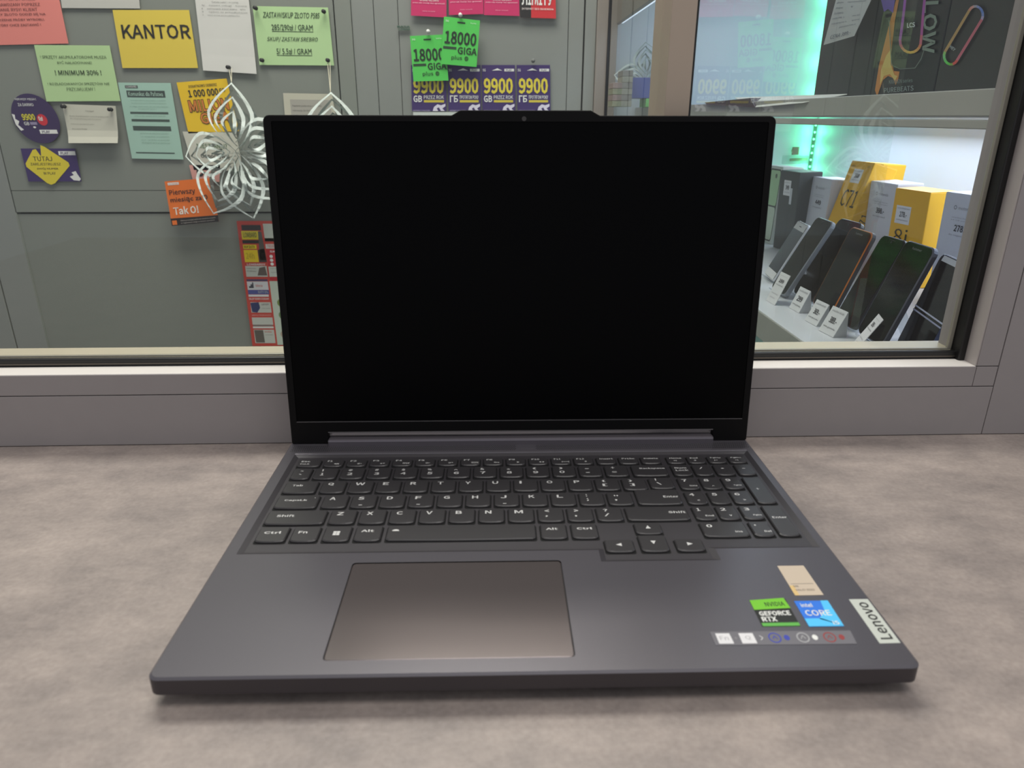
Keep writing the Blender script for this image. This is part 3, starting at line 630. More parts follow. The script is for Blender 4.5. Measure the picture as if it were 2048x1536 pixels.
for dx, qq in enumerate(([(822, -60), (893, -60), (893, 35), (822, 31)], [(896, -60), (966, -60), (967, 28), (898, 30)], [(968, -60), (1037, -60), (1039, 32), (968, 30)])):
    lab = ['leftmost magenta prepaid card along the top edge', 'middle magenta prepaid card along the top edge', 'rightmost magenta prepaid card, beside the black and red one'][dx]
    sheet('prepaid_card', lab, 'card', qq, (208, 42, 104), [T('przez cały miesiąc bez ograniczeń', .05, .69, .95, .73, (240, 200, 216), b=.01), T('INTERNET BEZ LIMITU', .25, .62, .78, .67, WH, b=.02), T('starter na kartę', .32, .87, .68, .905, (236, 170, 196))], group='magenta cards along the top edge', lift=.006)
sheet('prepaid_card', 'black and red prepaid card with white letters, top edge', 'card', [(1040, -60), (1110, -60), (1112, 37), (1041, 35)], (212, 44, 52),
      [Rr((36, 32, 32), 0, 0, .3, 1), T('ЛІМІТУ', .04, .48, .92, .74, (240, 240, 236), b=.04), T('ІНТЕРНЕТ БЕЗ ОБМЕЖЕНЬ', .04, .79, .94, .83, (240, 230, 226), b=.02)], lift=.006)
def vscale(k, items):
    out = []
    for it in items:
        it = list(it)
        if it[0] in 'pg': it[2] = [(u, min(v*k, 1)) for u, v in it[2]]
        elif it[0] == 'r': it[3] *= k; it[5] *= k
        elif it[0] == 't': it[4] *= k; it[6] *= k
        out.append(tuple(it))
    return out
cols = [(822, 893), (895, 962), (963, 1031), (1033, 1101)]
tx = [('GB', 'PRZEZ ROK'), ('ГБ', 'ПРОТЯГОМ РОКУ'), ('GB', 'PRZEZ ROK'), ('ГБ', 'ПРОТЯГОМ РОКУ')]
pl = ['leftmost purple card, half behind a green card', 'second purple card from the left, its corner under a green card', 'third purple card from the left with yellow digits', 'rightmost purple card with yellow digits, next to the bare wall']
for k, ((a_, b_), (g1, g2)) in enumerate(zip(cols, tx)):
    sheet('prepaid_card', pl[k], 'card', [(a_, 130), (b_-1, 130), (b_, 222), (a_+2, 222)], (62, 42, 104),
          vscale(1.15, [T('9900', .05, .24, .93, .54, (228, 210, 66), b=.05), T(g1, .05, .57, .30, .70, WH, b=.04), T(g2, .35, .57, .93, .64, WH, b=.02), Rr((216, 196, 70), .35, .66, .93, .705), Rr(WH, .68, .07, .97, .12), T('PLAY', .73, .08, .9, .11, PU, b=.02, z=1), ('p', WH, [(.30, .105), (.42, .075), (.47, .06), (.52, .075), (.62, .105), (.5, .1)]), T('5G', .03, .07, .12, .12, WH, b=.02),
           T('INTERNET Z PAKIETEM', .04, .85, .52, .88, (200, 190, 220)), ('p', (226, 220, 236), [(.60, .88), (.64, .79), (.74, .74), (.84, .76), (.97, .73), (.97, .78), (.88, .82), (.95, .88), (.84, .88), (.78, .8), (.72, .82), (.76, .88)])]), group='purple cards in a row behind the laptop lid')
sheet('notice', 'white strip of paper under the purple cards', 'paper', [(826, 224), (962, 224), (966, 262), (829, 262)], (206, 212, 206), [])
def gcard(quad, label, lift):
    GR = (86, 208, 88); DK = (28, 44, 30)
    return sheet('prepaid_card', label, 'card', quad, GR, [Rr(DK, .38, .075, .60, .105), T('18000', .06, .28, .94, .56, DK, b=.04), Rr((40, 70, 44), .03, .61, .40, .665), T('GIGA', .44, .60, .98, .755, DK, b=.035), T('plus', .28, .79, .58, .90, DK, b=.01), ('e', DK, .70, .84, .055, .05, .75), ('e', DK, .70, .84, .03, .028, .5), T('5G', .05, .06, .14, .1, WH, b=.02), T('karta', .75, .06, .9, .09, WH)], lift=lift, group='green cards hanging over the purple ones')
gcard([(820, 72), (889, 69), (897, 161), (827, 163)], 'lower left green card hanging over the purple cards', .014)
gcard([(888, 33), (960, 41), (953, 134), (882, 128)], 'upper right green card hanging over the purple cards', .022)
sheet('notice', 'cream edged sheet with grey print just above the laptop lid', 'notice', [(566, 186), (664, 188), (672, 236), (570, 236)], (196, 192, 174), [Rr((168, 164, 154), .13, .25, .93, 1.0), T('Regulamin punktu skupu i sprzedaży', .17, .46, .75, .55, (110, 108, 100)), T('informacja dla klientów', .17, .66, .6, .74, (110, 108, 100))])
sheet('label_strip', 'tiny strip of dark green lettering left of the cards', 'label', [(794, 51), (820, 51), (821, 61), (795, 61)], (128, 134, 124), [T('KASA', .02, .05, .98, .45, (30, 80, 60), b=.03), T('CZYNNA', .08, .55, .98, .98, (30, 80, 60), b=.03)])
# pins
def pin(px, py, label, rgb=(26, 26, 26), y=YW-.010, r=.0055):
    c = on(1, y, px, py); bm = bmesh.new()
    prof = [(.001, 0), (.001, .006), (r*.9, .0065), (r, .009), (r*.6, .011), (r*.6, .018), (r*.95, .020), (r*.9, .022)]
    loops = [[(rr*math.cos(k*math.pi/5), -h_+.004, rr*math.sin(k*math.pi/5)) for k in range(10)] for rr, h_ in prof]
    rings(bm, loops); o = bmobj('push_pin', bm, ink(rgb), None, True); o.location = c; tag(o, label, 'pin'); return o
for px, py, l in ((459, 135, 'black pin holding the string of the big snowflake'), (513, 17, 'black pin at top left of the green price notice'), (649, 24, 'dull pin at top right of the green price notice'), (526, 121, 'black pin at bottom left of the green price notice'), (657, 121, 'black pin at bottom right of the green price notice')):
    pin(px, py, l)
pin(131, 213, 'black pin at top left of the small white note', y=YW-.02); pin(224, 219, 'black pin at top right of the small white note', y=YW-.02)
pin(857, 64, 'white hook above the lower green card', (226, 226, 220), y=YW-.014); pin(921, 31, 'white hook above the upper green card', (226, 226, 220), y=YW-.02)
pin(1066, 122, 'grey pin above the rightmost purple card', (110, 112, 108))
# ------------------------------------------------------------------ paper snowflakes
M_snow = mat('snow_paper', (226, 234, 230), .65, noise=.04, scale=6)
def snowflake(label, cx_, cy_, arms, hang, y=YW-.10):
    C0 = on(1, y, cx_, cy_); t = empty('paper_snowflake', C0); tag(t, label, 'paper snowflake')
    for (tx_, ty_, hw_) in arms:
        tip = on(1, y, tx_, ty_)-C0; Ln = tip.length; d = tip.normalized(); s = Vector((0, 1, 0)).cross(d).normalized(); nn = Vector((0, -1, 0))
        bm = bmesh.new()
        for k in range(6):
            sc = 1-.165*k; side = 1 if k % 2 == 0 else -1; N = 14
            a0 = Ln*(.02+.055*k); a1 = Ln*(1-.10*k); W_ = Ln*hw_*sc; wr = min(.0165*(1-.09*k), Ln*hw_*.17)
            for sg in (1, -1):
                prev = None
                for j in range(N+1):
                    f_ = j/N; prof = (f_/.55 if f_ < .55 else (1-f_)/.45); prof = max(.25*prof+.75*math.sin(math.pi*min(f_*1.02, 1)), 0)**.85
                    # leaf shape, pointed at the tip, bulging forwards or backwards
                    wdt = W_*prof; along = a0+(a1-a0)*f_
                    dep = side*math.sin(math.pi*f_)*Ln*(.16+.03*k)
                    P = d*along+s*(sg*wdt)+nn*dep
                    ww = wr*(.35+.65*math.sin(math.pi*f_)); e1 = P-s*(sg*ww*.8)-d*(ww*.35)+nn*(side*ww*.55)
                    v1 = bm.verts.new(P); v2 = bm.verts.new(e1)
                    if prev: bm.faces.new((prev[0], v1, v2, prev[1]))
                    prev = (v1, v2)
        bmesh.ops.solidify(bm, geom=bm.faces[:], thickness=.0005)
        bmobj('arm', bm, M_snow, t, True)
    if hang:
        p0 = on(1, YW-.02, hang[0]-2, hang[1])-C0; p1 = on(1, y, hang[2], hang[3])-C0; bm = bmesh.new(); tube(bm, [p0, p1], .0009, 5)
        tube(bm, [p0+Vector((.007, 0, 0)), p1], .0009, 5); bmobj('string', bm, mat('string_cream', (196, 190, 168), .8), t)
    return t
snowflake('large white curled paper snowflake overlapping the laptop lid on the left', 474, 302, [(463, 165, .36), (371, 313, .42), (427, 428, .36), (508, 438, .34), (585, 395, .36), (590, 262, .36)], (460, 138, 463, 165))
snowflake('white paper snowflake whose tip shows above the laptop lid', 672, 316, [(662, 184, .42), (570, 300, .4), (620, 430, .36), (715, 440, .36), (770, 340, .38)], (657, 125, 661, 184))

# ------------------------------------------------------------------ display cabinet on the right
cb = empty('display_cabinet', (.66, 1.1, -.4)); tag(cb, 'white lit display cabinet with glass side right of the mullion', 'cabinet')
off = Vector((.66, 1.1, -.4))
def cbx(name, x0, x1, y0, y1, z0, z1, m, bev=.001):
    return box(name, x0-off.x, x1-off.x, y0-off.y, y1-off.y, z0-off.z, z1-off.z, m, cb, bev)
XR = .935; ZL = -.02
XP = .3127
cbx('back_panel', XP+.006, XR+.02, YW-.002, YW+.02, -.9, .62, M_cab)
cbx('side_panel', XR, XR+.02, .352, YW-.002, -.9, 1.3, M_cab)
cbx('shelf', .393, XR, .353, YW-.004, ZL-.022, ZL, M_shelf)
cbx('shelf_edge', .3905, .3932, .353, YW-.004, ZL-.040, ZL-.001, M_edge)
cbx('shelf', .405, XR, .353, YW-.004, .2580, .2800, M_shelf)
cbx('shelf_edge', .4005, .405, .353, YW-.004, .2590, .2812, M_edge)
cbx('shelf_rail', .4020, .4052, .353, YW-.004, .2485, .2562, M_edge)
cbx('base_panel', XP+.006, XR, .353, YW-.004, -.42, -.40, M_cab)
zt_ = .493
cbx('top_panel', XP+.02, XR, .353, YW-.004, zt_+.14, zt_+.16, M_cab)
cbx('top_fascia', XP+.018, XP+.030, .353, YW-.004, zt_, zt_+.7, M_brown)
cbx('post', XP+.004, XP+.022, YW-.03, YW-.003, -.9, 1.2, M_jamb)
cbx('gasket', XP-.004, XP+.004, YW-.026, YW-.004, -.9, 1.2, M_gasket)
pyobj('glass_panel', [(XP-off.x, .353-off.y, -.9-off.z), (XP-off.x, YW-.02-off.y, -.9-off.z), (XP-off.x, YW-.02-off.y, 1.2-off.z), (XP-off.x, .353-off.y, 1.2-off.z)], [(0, 1, 2, 3)], M_part, cb)
# white light strip under the fascia
M_led = mat('led_white', (225, 236, 255), .5, emit=1.1); M_ledg = mat('led_green', (90, 255, 160), .5, emit=7)
t = box('light_strip', XP+.031, XP+.036, .40, YW-.03, zt_+.001, zt_+.0035, M_led); tag(t, 'thin white light strip along the upper cabinet edge', 'light strip')
# green led strips in the corner
def led_strip(name, x, y, z0, z1, n, label):
    t = empty(name, (x, y, z0)); tag(t, label, 'light strip')
    box('backing', -.004, .004, -.001, .001, 0, z1-z0, mat('strip_back', (60, 80, 70), .6), t)
    for i in range(n):
        bm = bmesh.new(); z = (z1-z0)*(i+.5)/n; addbox(bm, -.0026, .0026, -.003, -.001, z-.0026, z+.0026, .0008); bmobj('led', bm, M_ledg, t)
    for i in range(4): point('green_glow', (x-.012, y-.02, z0+(z1-z0)*(i+.5)/4), .10, (.12, 1, .46), .012)
led_strip('led_strip', XR-.008, YW-.008, .035, .245, 11, 'green light strip in the corner above the dark box')
led_strip('led_strip', XR-.008, YW-.008, .285, .600, 14, 'green light strip in the corner behind the black boxes')
point('green_low', (.70, 1.2, -.30), 1.0, (.25, 1, .55), .05)

# boxes with phones on the lower shelf
def pose_obj(x, y, z, phi, tau):
    phi = math.radians(phi); tau = math.radians(tau)
    n = Vector((-math.cos(phi), -math.sin(phi), 0)); r = Vector((math.sin(phi), -math.cos(phi), 0))
    u = math.cos(tau)*Vector((0, 0, 1))-math.sin(tau)*n; nn = math.cos(tau)*n+math.sin(tau)*Vector((0, 0, 1))
    return Matrix(((r.x, u.x, nn.x, x), (r.y, u.y, nn.y, y), (r.z, u.z, nn.z, z), (0, 0, 0, 1)))
def carton(label, pose, w_, h_, d_, rgb, items, side=None, group='phone boxes on the lower shelf', name='phone_box', rgb2=None, cat='box'):
    o = empty(name); o.matrix_world = pose_obj(*pose); tag(o, label, cat, group)
    seam = h_*.80
    m = mat('carton_%d_%d_%d' % tuple(rgb), rgb, .45, noise=.02, scale=20)
    box('body', 0, w_, 0, h_, -d_, 0, m, o, .0012)
    box('flap', .0006, w_-.0006, h_-.0002, h_+.0008, -d_+.0008, -.0008, m, o, .0003)
    if items: print_items('print', [(0, h_, 0), (w_, h_, 0), (w_, 0, 0), (0, 0, 0)], items, o, off=.0003, nrm=Vector((0, 0, 1)))
    if side: print_items('side_print', [(w_, h_, 0), (w_, h_, -d_), (w_, 0, -d_), (w_, 0, 0)], side, o, off=.0003, nrm=Vector((1, 0, 0)))
    return o
def price(u0, v0, u1, v1, num, c=(60, 60, 66)):
    w_, h_ = u1-u0, v1-v0
    return [Rr((236, 236, 240), u0, v0, u1, v1), T('cena detaliczna', u0+.1*w_, v0+.1*h_, u1-.1*w_, v0+.18*h_, (150, 150, 156), z=1), T(num, u0+.28*w_, v0+.32*h_, u1-.22*w_, v0+.62*h_, (40, 40, 46), b=.03, z=1), T('promocja w punkcie', u0+.12*w_, v0+.74*h_, u1-.1*w_, v0+.84*h_, (110, 110, 116), z=1)]
def moto(num): return [('e', (120, 122, 130), .30, .12, .035, .018, .7), T('motorola', .38, .105, .72, .135, (150, 152, 160))] + lines(['smartfon dual sim', '64 GB pamięci'], .25, .75, .20, .25, (160, 160, 168), .5) + [T(num, .36, .27, .66, .33, (40, 40, 48), b=.03), T('do negocjacji', .26, .355, .72, .375, (120, 120, 128))]
WB = (216, 218, 228); YB = (246, 186, 24)
carton('white phone box with a green phone drawing, farthest on the lower shelf', (.628, 1.462, ZL+.0002, 4, 2), .085, .172, .05, (208, 216, 210), [('p', (60, 70, 66), rrect(.30, .96, .03, .97, .08, 3)), ('p', (170, 206, 160), rrect(.33, .93, .05, .50, .06, 3), {'z': 1}), ('p', (196, 210, 190), rrect(.33, .93, .52, .95, .06, 3), {'z': 1}), ('e', (60, 66, 60), .7, .12, .06, .03, {'z': 1})])
carton('charcoal phone box with a white price label', (.6265, 1.344, ZL+.0002, 7, -1.5), .0785, .168, .052, (54, 60, 64), price(.25, .11, .62, .30, '349')+[Rr((210, 214, 220), .60, .20, .72, .40)])
carton('white phone box standing left of the tall leaning yellow box', (.6586, 1.271, ZL+.0002, 1.3, 1.5), .0835, .160, .055, WB, moto('449')+[T('moto', .1, .86, .4, .9, (150, 150, 170))])
carton('tall yellow phone box leaning back, topmost of the row', (.6467, 1.183, ZL+.002, 1.9, 14.6), .083, .2018, .048, YB, price(.27, .07, .68, .20, '388')+[T('C71', .22, .265, .86, .43, (60, 50, 26)), T('realme', .08, .03, .26, .055, (150, 120, 30)), T('NFC', .78, .03, .92, .05, (150, 120, 30))], side=[T('realme C71', .3, .45, .7, .98, (70, 56, 20), r=90)])
carton('yellow box lying behind the leaning yellow box', (.790, 1.34, ZL+.0002, 1.9, 3), .083, .186, .05, (226, 176, 34), [])
carton('white phone box between the two large yellow boxes', (.7039, 1.1010, ZL+.0002, 4, -2), .0832, .1652, .05, WB, moto('398.-'))
carton('yellow phone box with the digits 8i', (.7002, 1.0080, ZL+.0002, 7.6, -1.7), .0866, .1608, .052, YB, price(.12, .17, .55, .36, '278.-')+[T('8i', .16, .41, .56, .575, (60, 50, 26)), ], side=[])
carton('white phone box farthest right, cut by the window frame', (.6967, .8596, ZL+.0002, 7.4, -1.5), .085, .1685, .055, WB, moto('278.-')+[T('moto e', .15, .80, .7, .84, (160, 160, 176))])
# phones
M_ps = mat('phone_screen', (10, 12, 12), .10, spec=.35)
def phone(label, pose, w_, h_, rim, kind=''):
    o = empty('smartphone'); o.matrix_world = pose_obj(*pose); tag(o, label, 'phone', 'phones on stands on the lower shelf')
    r = .0095; bm = bmesh.new()
    rings(bm, [[(x, y, z) for x, y in rrect(i_, w_-i_, i_, h_-i_, r-i_*.5, 4)] for i_, z in ((.0012, -.0078), (0, -.0068), (0, -.0012), (.0009, 0))])
    bo = bmobj('body', bm, [mat('rim_%d_%d_%d' % tuple(rim), rim, .3, .3), mat('phone_side_dark', (46, 46, 50), .35, .2)], o)
    if kind in ('logo', ''):
        for p in bo.data.polygons:
            if p.center.z < -.001 and (rim[0] > 200 or rim[0] < 60): p.material_index = 1
    bm = bmesh.new(); prism(bm, rrect(.0018, w_-.0018, .0018, h_-.0018, r-.0012, 4), -.0002, .0003); bmobj('screen', bm, M_ps, o)
    if kind == 'white':
        print_items('front_bezel', [(0, h_, 0), (w_, h_, 0), (w_, 0, 0), (0, 0, 0)], [('p', (216, 216, 218), [(.05, .02), (.95, .02), (.97, .14), (.03, .14)]), ('p', (216, 216, 218), [(.03, .86), (.97, .86), (.95, .98), (.05, .98)]), Rr((90, 90, 94), .4, .07, .6, .085, z=2)], o, off=.0004, nrm=Vector((0, 0, 1)))
    elif kind == 'flip':
        print_items('hinge_line', [(0, h_, 0), (w_, h_, 0), (w_, 0, 0), (0, 0, 0)], [Rr((176, 182, 206), .0, .545, 1, .56), Rr((150, 156, 184), 0, .585, 1, .60), ('p', (222, 226, 238), [(.12, .015), (.92, .015), (.97, .07), (.10, .07)])], o, off=.0004, nrm=Vector((0, 0, 1)))
    elif kind == 'logo':
        print_items('front_print', [(0, h_, 0), (w_, h_, 0), (w_, 0, 0), (0, 0, 0)], [T('hammer', .35, .045, .66, .07, (140, 144, 144)), T('SAMSUNG', .2, .9, .2001, .9001, (20, 20, 20))][:1], o, off=.0004, nrm=Vector((0, 0, 1)))
    else:
        print_items('earpiece', [(0, h_, 0), (w_, h_, 0), (w_, 0, 0), (0, 0, 0)], [Rr((60, 62, 64), .38, .03, .62, .037), ('e', (50, 54, 60), .5, .055, .025, .012)], o, off=.0004, nrm=Vector((0, 0, 1)))
    return o
def stand(px_pose, w_, label):
    o = empty('phone_stand'); M_ = pose_obj(*px_pose); o.matrix_world = M_; tag(o, label, 'stand', 'clear stands under the phones')
    zb = M_.inverted()
    # back plate behind the phone, lip at the front
    box('back_plate', w_*.15, w_*.85, .0005, .085, -.0125, -.0100, M_acry, o, .0005)
    box('lip', w_*.15, w_*.85, -.0030, -.0010, -.0125, .006, M_acry, o, .0005)
    # foot on the shelf
    B = M_ @ Vector((w_*.5, 0, -.011)); bm = bmesh.new()
    pts = [M_ @ Vector((w_*.2, .05, -.0125)), M_ @ Vector((w_*.8, .05, -.0125))]
    v = []
    for p in pts:
        v += [zb @ p, zb @ Vector((p.x+.028, p.y, ZL+.001)), zb @ Vector((p.x+.028, p.y, ZL+.003)), zb @ (p+Vector((.002, 0, .001)))]
    me_faces = [(0, 1, 5, 4), (2, 3, 7, 6), (0, 3, 2, 1), (4, 5, 6, 7), (1, 2, 6, 5), (0, 4, 7, 3)]
    pyobj('strut', v, me_faces, M_acry, o)
PH = [('white rimmed phone, farthest of the leaning phones', (.4888, 1.0305, -.0144, -8.7, 25.9), .070, .110, (214, 214, 216), 'white'),
      ('black phone with a silver rim next to the white phone', (.4595, .9204, -.0145, -3.8, 27), .069, .134, (150, 156, 164), ''),
      ('all black phone behind the orange rimmed phone', (.4822, .8850, -.0146, 2.6, 27.4), .0676, .1364, (40, 40, 42), ''),
      ('black phone with a thin orange rim', (.4808, .8059, -.0146, -1.7, 19.5), .0698, .1266, (226, 132, 60), 'logo'),
      ('black phone in front of the 8i box with reflections', (.4753, .7194, -.0150, .4, 22.5), .060, .1310, (46, 46, 50), ''),
      ('large black phone in a clear bumper case', (.4748, .6508, -.0146, -1.4, 19.5), .0674, .1319, (104, 108, 120), 'logo'),
      ('dark blue folding phone at the right end of the shelf', (.4950, .5900, -.0149, -12, 15), .0900, .1240, (60, 72, 104), 'flip')]
for l, ps, w_, h_, rim, kd in PH:
    phone(l, ps, w_, h_, rim, kd); stand(ps, w_, 'clear acrylic stand under the '+l)
# price tags: folded card wedges
def tagcard(px, py, wd_, ht, num, label, phi=0, tau=24, strip=False):
    p = on(2, ZL+.0005, px, py); o = empty('price_tag'); o.matrix_world = pose_obj(p.x, p.y, ZL+.0006, phi, tau); tag(o, label, 'price tag', 'price tags along the shelf edge')
    bm = bmesh.new(); prism(bm, [(0, 0), (wd_, 0), (wd_, ht), (0, ht)], -.0008, 0); bmobj('card', bm, ink((222, 222, 224)), o)
    if not strip:
        bm = bmesh.new(); v = [(wd_, 0, -.0008), (wd_, ht, -.0008), (wd_, .003, -ht*.55), (0, 0, -.0008), (0, ht, -.0008), (0, .003, -ht*.55)]
        vs = [bm.verts.new(q) for q in v]; bm.faces.new((vs[0], vs[2], vs[1])); bm.faces.new((vs[3], vs[4], vs[5])); bm.faces.new((vs[1], vs[2], vs[5], vs[4])); bm.faces.new((vs[0], vs[3], vs[5], vs[2]))
        bmobj('holder', bm, ink((196, 198, 200)), o)
    a_, b_ = (.05, .95) if not strip else (.04, .5)
    print_items('print', [(0, ht, 0), (wd_, ht, 0), (wd_, 0, 0), (0, 0, 0)], [T('smartfon 64 GB', .12, a_+.05, .88, a_+.12*(b_-a_)*1.2, (120, 120, 126)), T(num, .28, a_+(b_-a_)*.34, .74, a_+(b_-a_)*.6, (40, 40, 46), b=.03), T('cena gotówka', .12, a_+(b_-a_)*.74, .88, a_+(b_-a_)*.84, (90, 90, 96))]+([T('lombard skup', .15, .66, .8, .72, (150, 150, 156)), T('wymiana', .2, .8, .7, .86, (150, 150, 156))] if strip else []), o, off=.0003, nrm=Vector((0, 0, 1)))
tagcard(1532, 600, .034, .050, '199', 'price tag before the white phone, farthest left', 2, 22, True)
tagcard(1578, 615, .034, .036, '299', 'price tag before the black phone with a silver rim', 2, 22)
tagcard(1609, 640, .034, .034, '369.-', 'price tag before the all black phone', 4, 25)
tagcard(1637, 660, .036, .038, '389.-', 'price tag before the orange rimmed phone', 6, 25)
tagcard(1703, 689, .030, .050, '398.-', 'long curled price tag at the right front of the shelf', -18, 30, True)
# small lock bracket on the corner wall
q = on(1, YW-.01, 1592, 318); t = empty('lock_bracket', q); tag(t, 'small metal lock bracket beside the green light strip', 'bracket')
box('plate', -.040, .040, -.004, .004, -.014, .010, M_acry, t, .001); box('bolt', -.018, .002, -.012, -.004, .012, .034, M_spacer, t, .002)
bm = bmesh.new(); tube(bm, [(-.02, -.006, -.002), (.03, -.006, 0)], .004, 8); bmobj('bar', bm, M_spacer, t)
bm = bmesh.new(); tube(bm, [(-.012+.008*math.cos(a), -.01, .024+.008*math.sin(a)) for a in [k*.6 for k in range(11)]], .0018, 6); bmobj('ring', bm, M_spacer, t)
# things on the upper shelf
ZU = .2814
def ubox(name, label, y_hi, y_lo, x0, dx, z1, rgb, rgbm, cat='box', group=None):
    t = empty(name, (x0, y_hi, ZU)); tag(t, label, cat, group)
    box('body', 0, dx, -(y_hi-y_lo), 0, 0, z1-ZU, rgbm, t, .0015); return t
XB = .48
def yX(px, py=100): return on(0, XB, px, py).y
BLK = mat('speaker_box_black', (42, 46, 46), .4, noise=.05, scale=6)
y0_, y1_, y2_, y3_ = yX(1640), yX(1756), yX(1884), yX(2030)
t0 = ubox('speaker_box', 'plain black box on the upper shelf with a white slip', y0_, y1_+.001, XB, .2, .62, 0, BLK, group='black speaker boxes on the upper shelf')
t1 = ubox('speaker_box', 'black box with a flame picture and a purple to yellow ring', y1_, y2_+.001, XB, .2, .62, 0, BLK, group='black speaker boxes on the upper shelf')
t2 = ubox('speaker_box', 'dark box with a slanted rainbow ring, at the window frame', y2_, y3_, XB, .2, .62, 0, mat('speaker_box_dark', (58, 58, 56), .4, noise=.05, scale=6), group='black speaker boxes on the upper shelf')
def poly_on_box(t, name, polys, z0=0):
    """polys given in photo pixels on the box front plane"""
    V = []; F = []; MI = []; ms = []; o0 = t.location
    for k, (rgb, pts) in enumerate(polys):
        m = ink(rgb)
        if m not in ms: ms.append(m)
        b0 = len(V); V += [on(0, XB-.0006-.0003*k-z0, *p)-o0 for p in pts]; F.append(tuple(range(b0, b0+len(pts)))); MI.append(ms.index(m))
    return pyobj(name, V, F, ms, t, MI)
def lerp(a, b, t_): return tuple(x+(y-x)*t_ for x, y in zip(a, b))
def ring_strip(t, name, pts, wds, colf):
    """band along pixel points with varying colour; wds = half width in pixels"""
    polys = []
    P = []
    n = len(pts)
    for i in range(n):
        a = pts[max(i-1, 0)]; b = pts[min(i+1, n-1)]; tx_, ty_ = b[0]-a[0], b[1]-a[1]; L_ = math.hypot(tx_, ty_) or 1
        P.append(((pts[i][0]-ty_/L_*wds, pts[i][1]+tx_/L_*wds), (pts[i][0]+ty_/L_*wds, pts[i][1]-tx_/L_*wds)))
    V = []; F = []; MI = []; ms = []; o0 = t.location
    for i in range(n-1):
        c = tuple(int(round(q/12)*12) for q in colf(i/(n-1))); m = ink(c)
        if m not in ms: ms.append(m)
        b0 = len(V); V += [on(0, XB-.0022, *p)-o0 for p in (P[i][0], P[i][1], P[i+1][1], P[i+1][0])]; F.append((b0, b0+1, b0+2, b0+3)); MI.append(ms.index(m))
    pyobj(name, V, F, ms, t, MI)
def px_text(t, s, quad, rgb, rot=0, **o):
    q = [on(0, XB-.0015, *p)-t.location for p in quad]
    print_items('lettering', q, [T(s, 0, 0, 1, 1, rgb, r=rot, **o)], t, off=.0003, nrm=Vector((-1, 0, 0)))
poly_on_box(t1, 'flame_print', [((226, 150, 70), [(1792, 0), (1798, 0), (1790, 40), (1784, 92), (1782, 120), (1788, 142), (1799, 143), (1796, 160), (1791, 170), (1786, 156), (1776, 152), (1766, 160), (1758, 182), (1754, 194), (1750, 180), (1758, 130), (1768, 90), (1778, 50)]),
                             ((240, 206, 110), [(1783, 96), (1781, 128), (1789, 150), (1795, 152), (1790, 162), (1780, 148), (1768, 152), (1760, 170), (1762, 140), (1772, 112)]),
                             ((120, 96, 190), [(1762, 0), (1790, 0), (1786, 26), (1776, 18), (1768, 24)])])
CO = [(176, 96, 200), (176, 96, 190), (216, 110, 130), (236, 186, 90), (240, 206, 90), (236, 190, 90), (226, 130, 100), (190, 96, 170), (176, 96, 200)]
def colring(f_): k = f_*(len(CO)-1); i = min(int(k), len(CO)-2); return lerp(CO[i], CO[i+1], k-i)
pts = [(1812, -20), (1808, 20), (1803, 60), (1800, 80)]+[(1821-21*math.cos(a)+.0, 82+23*math.sin(a)) for a in [math.pi*k/10 for k in range(1, 10)]]+[(1843, 70), (1846, 30), (1851, -20)]
ring_strip(t1, 'ring_print', pts, 2.6, colring)
ring_strip(t1, 'outline_print', [(1778, 40), (1783, 130), (1800, 138), (1830, 136), (1842, 118), (1848, 100)], .8, lambda f_: (120, 132, 124))
px_text(t1, 'LCS', [(1815, 46), (1831, 44), (1831, 54), (1815, 56)], (214, 220, 218), b=.05)
px_text(t1, 'GLOW', [(1849, -34), (1882, -36), (1870, 106), (1845, 108)], (142, 160, 142), rot=-90, b=.03)
px_text(t1, 'KRAKEN series', [(1779, 160), (1826, 156), (1826, 164), (1779, 168)], (130, 146, 140), b=.01)
px_text(t1, 'PUREBEATS', [(1769, 176), (1828, 171), (1828, 181), (1769, 186)], (150, 166, 160), b=.01)
CO2 = [(120, 150, 220), (110, 140, 220), (190, 180, 220), (226, 90, 90), (226, 100, 80), (110, 220, 80), (110, 226, 100), (120, 220, 130), (160, 220, 120), (230, 150, 110), (226, 170, 160), (170, 180, 216), (120, 150, 220)]
def colring2(f_): k = f_*(len(CO2)-1); i = min(int(k), len(CO2)-2); return lerp(CO2[i], CO2[i+1], k-i)
A_ = (1951, 30); B_ = (1902, 112); R_ = 14
ax = math.atan2(B_[1]-A_[1], B_[0]-A_[0])
pts = [(A_[0]+R_*1.05*math.cos(ax+math.pi+a), A_[1]+R_*1.25*math.sin(ax+math.pi+a)) for a in [math.pi*(k/8) for k in range(0, 5)]]
pts += [(B_[0]+R_*math.cos(ax-math.pi/2+a), B_[1]+R_*1.2*math.sin(ax-math.pi/2+a)) for a in [math.pi*k/8 for k in range(0, 9)]]
pts += [(A_[0]+R_*1.05*math.cos(ax+math.pi/2+a), A_[1]+R_*1.25*math.sin(ax+math.pi/2+a)) for a in [math.pi*k/8 for k in range(0, 5)]]
ring_strip(t2, 'ring_print', pts, 2.6, colring2)
px_text(t2, 'HEY', [(1903, 90), (1913, 98), (1909, 103), (1900, 95)], (190, 200, 196), b=.03)
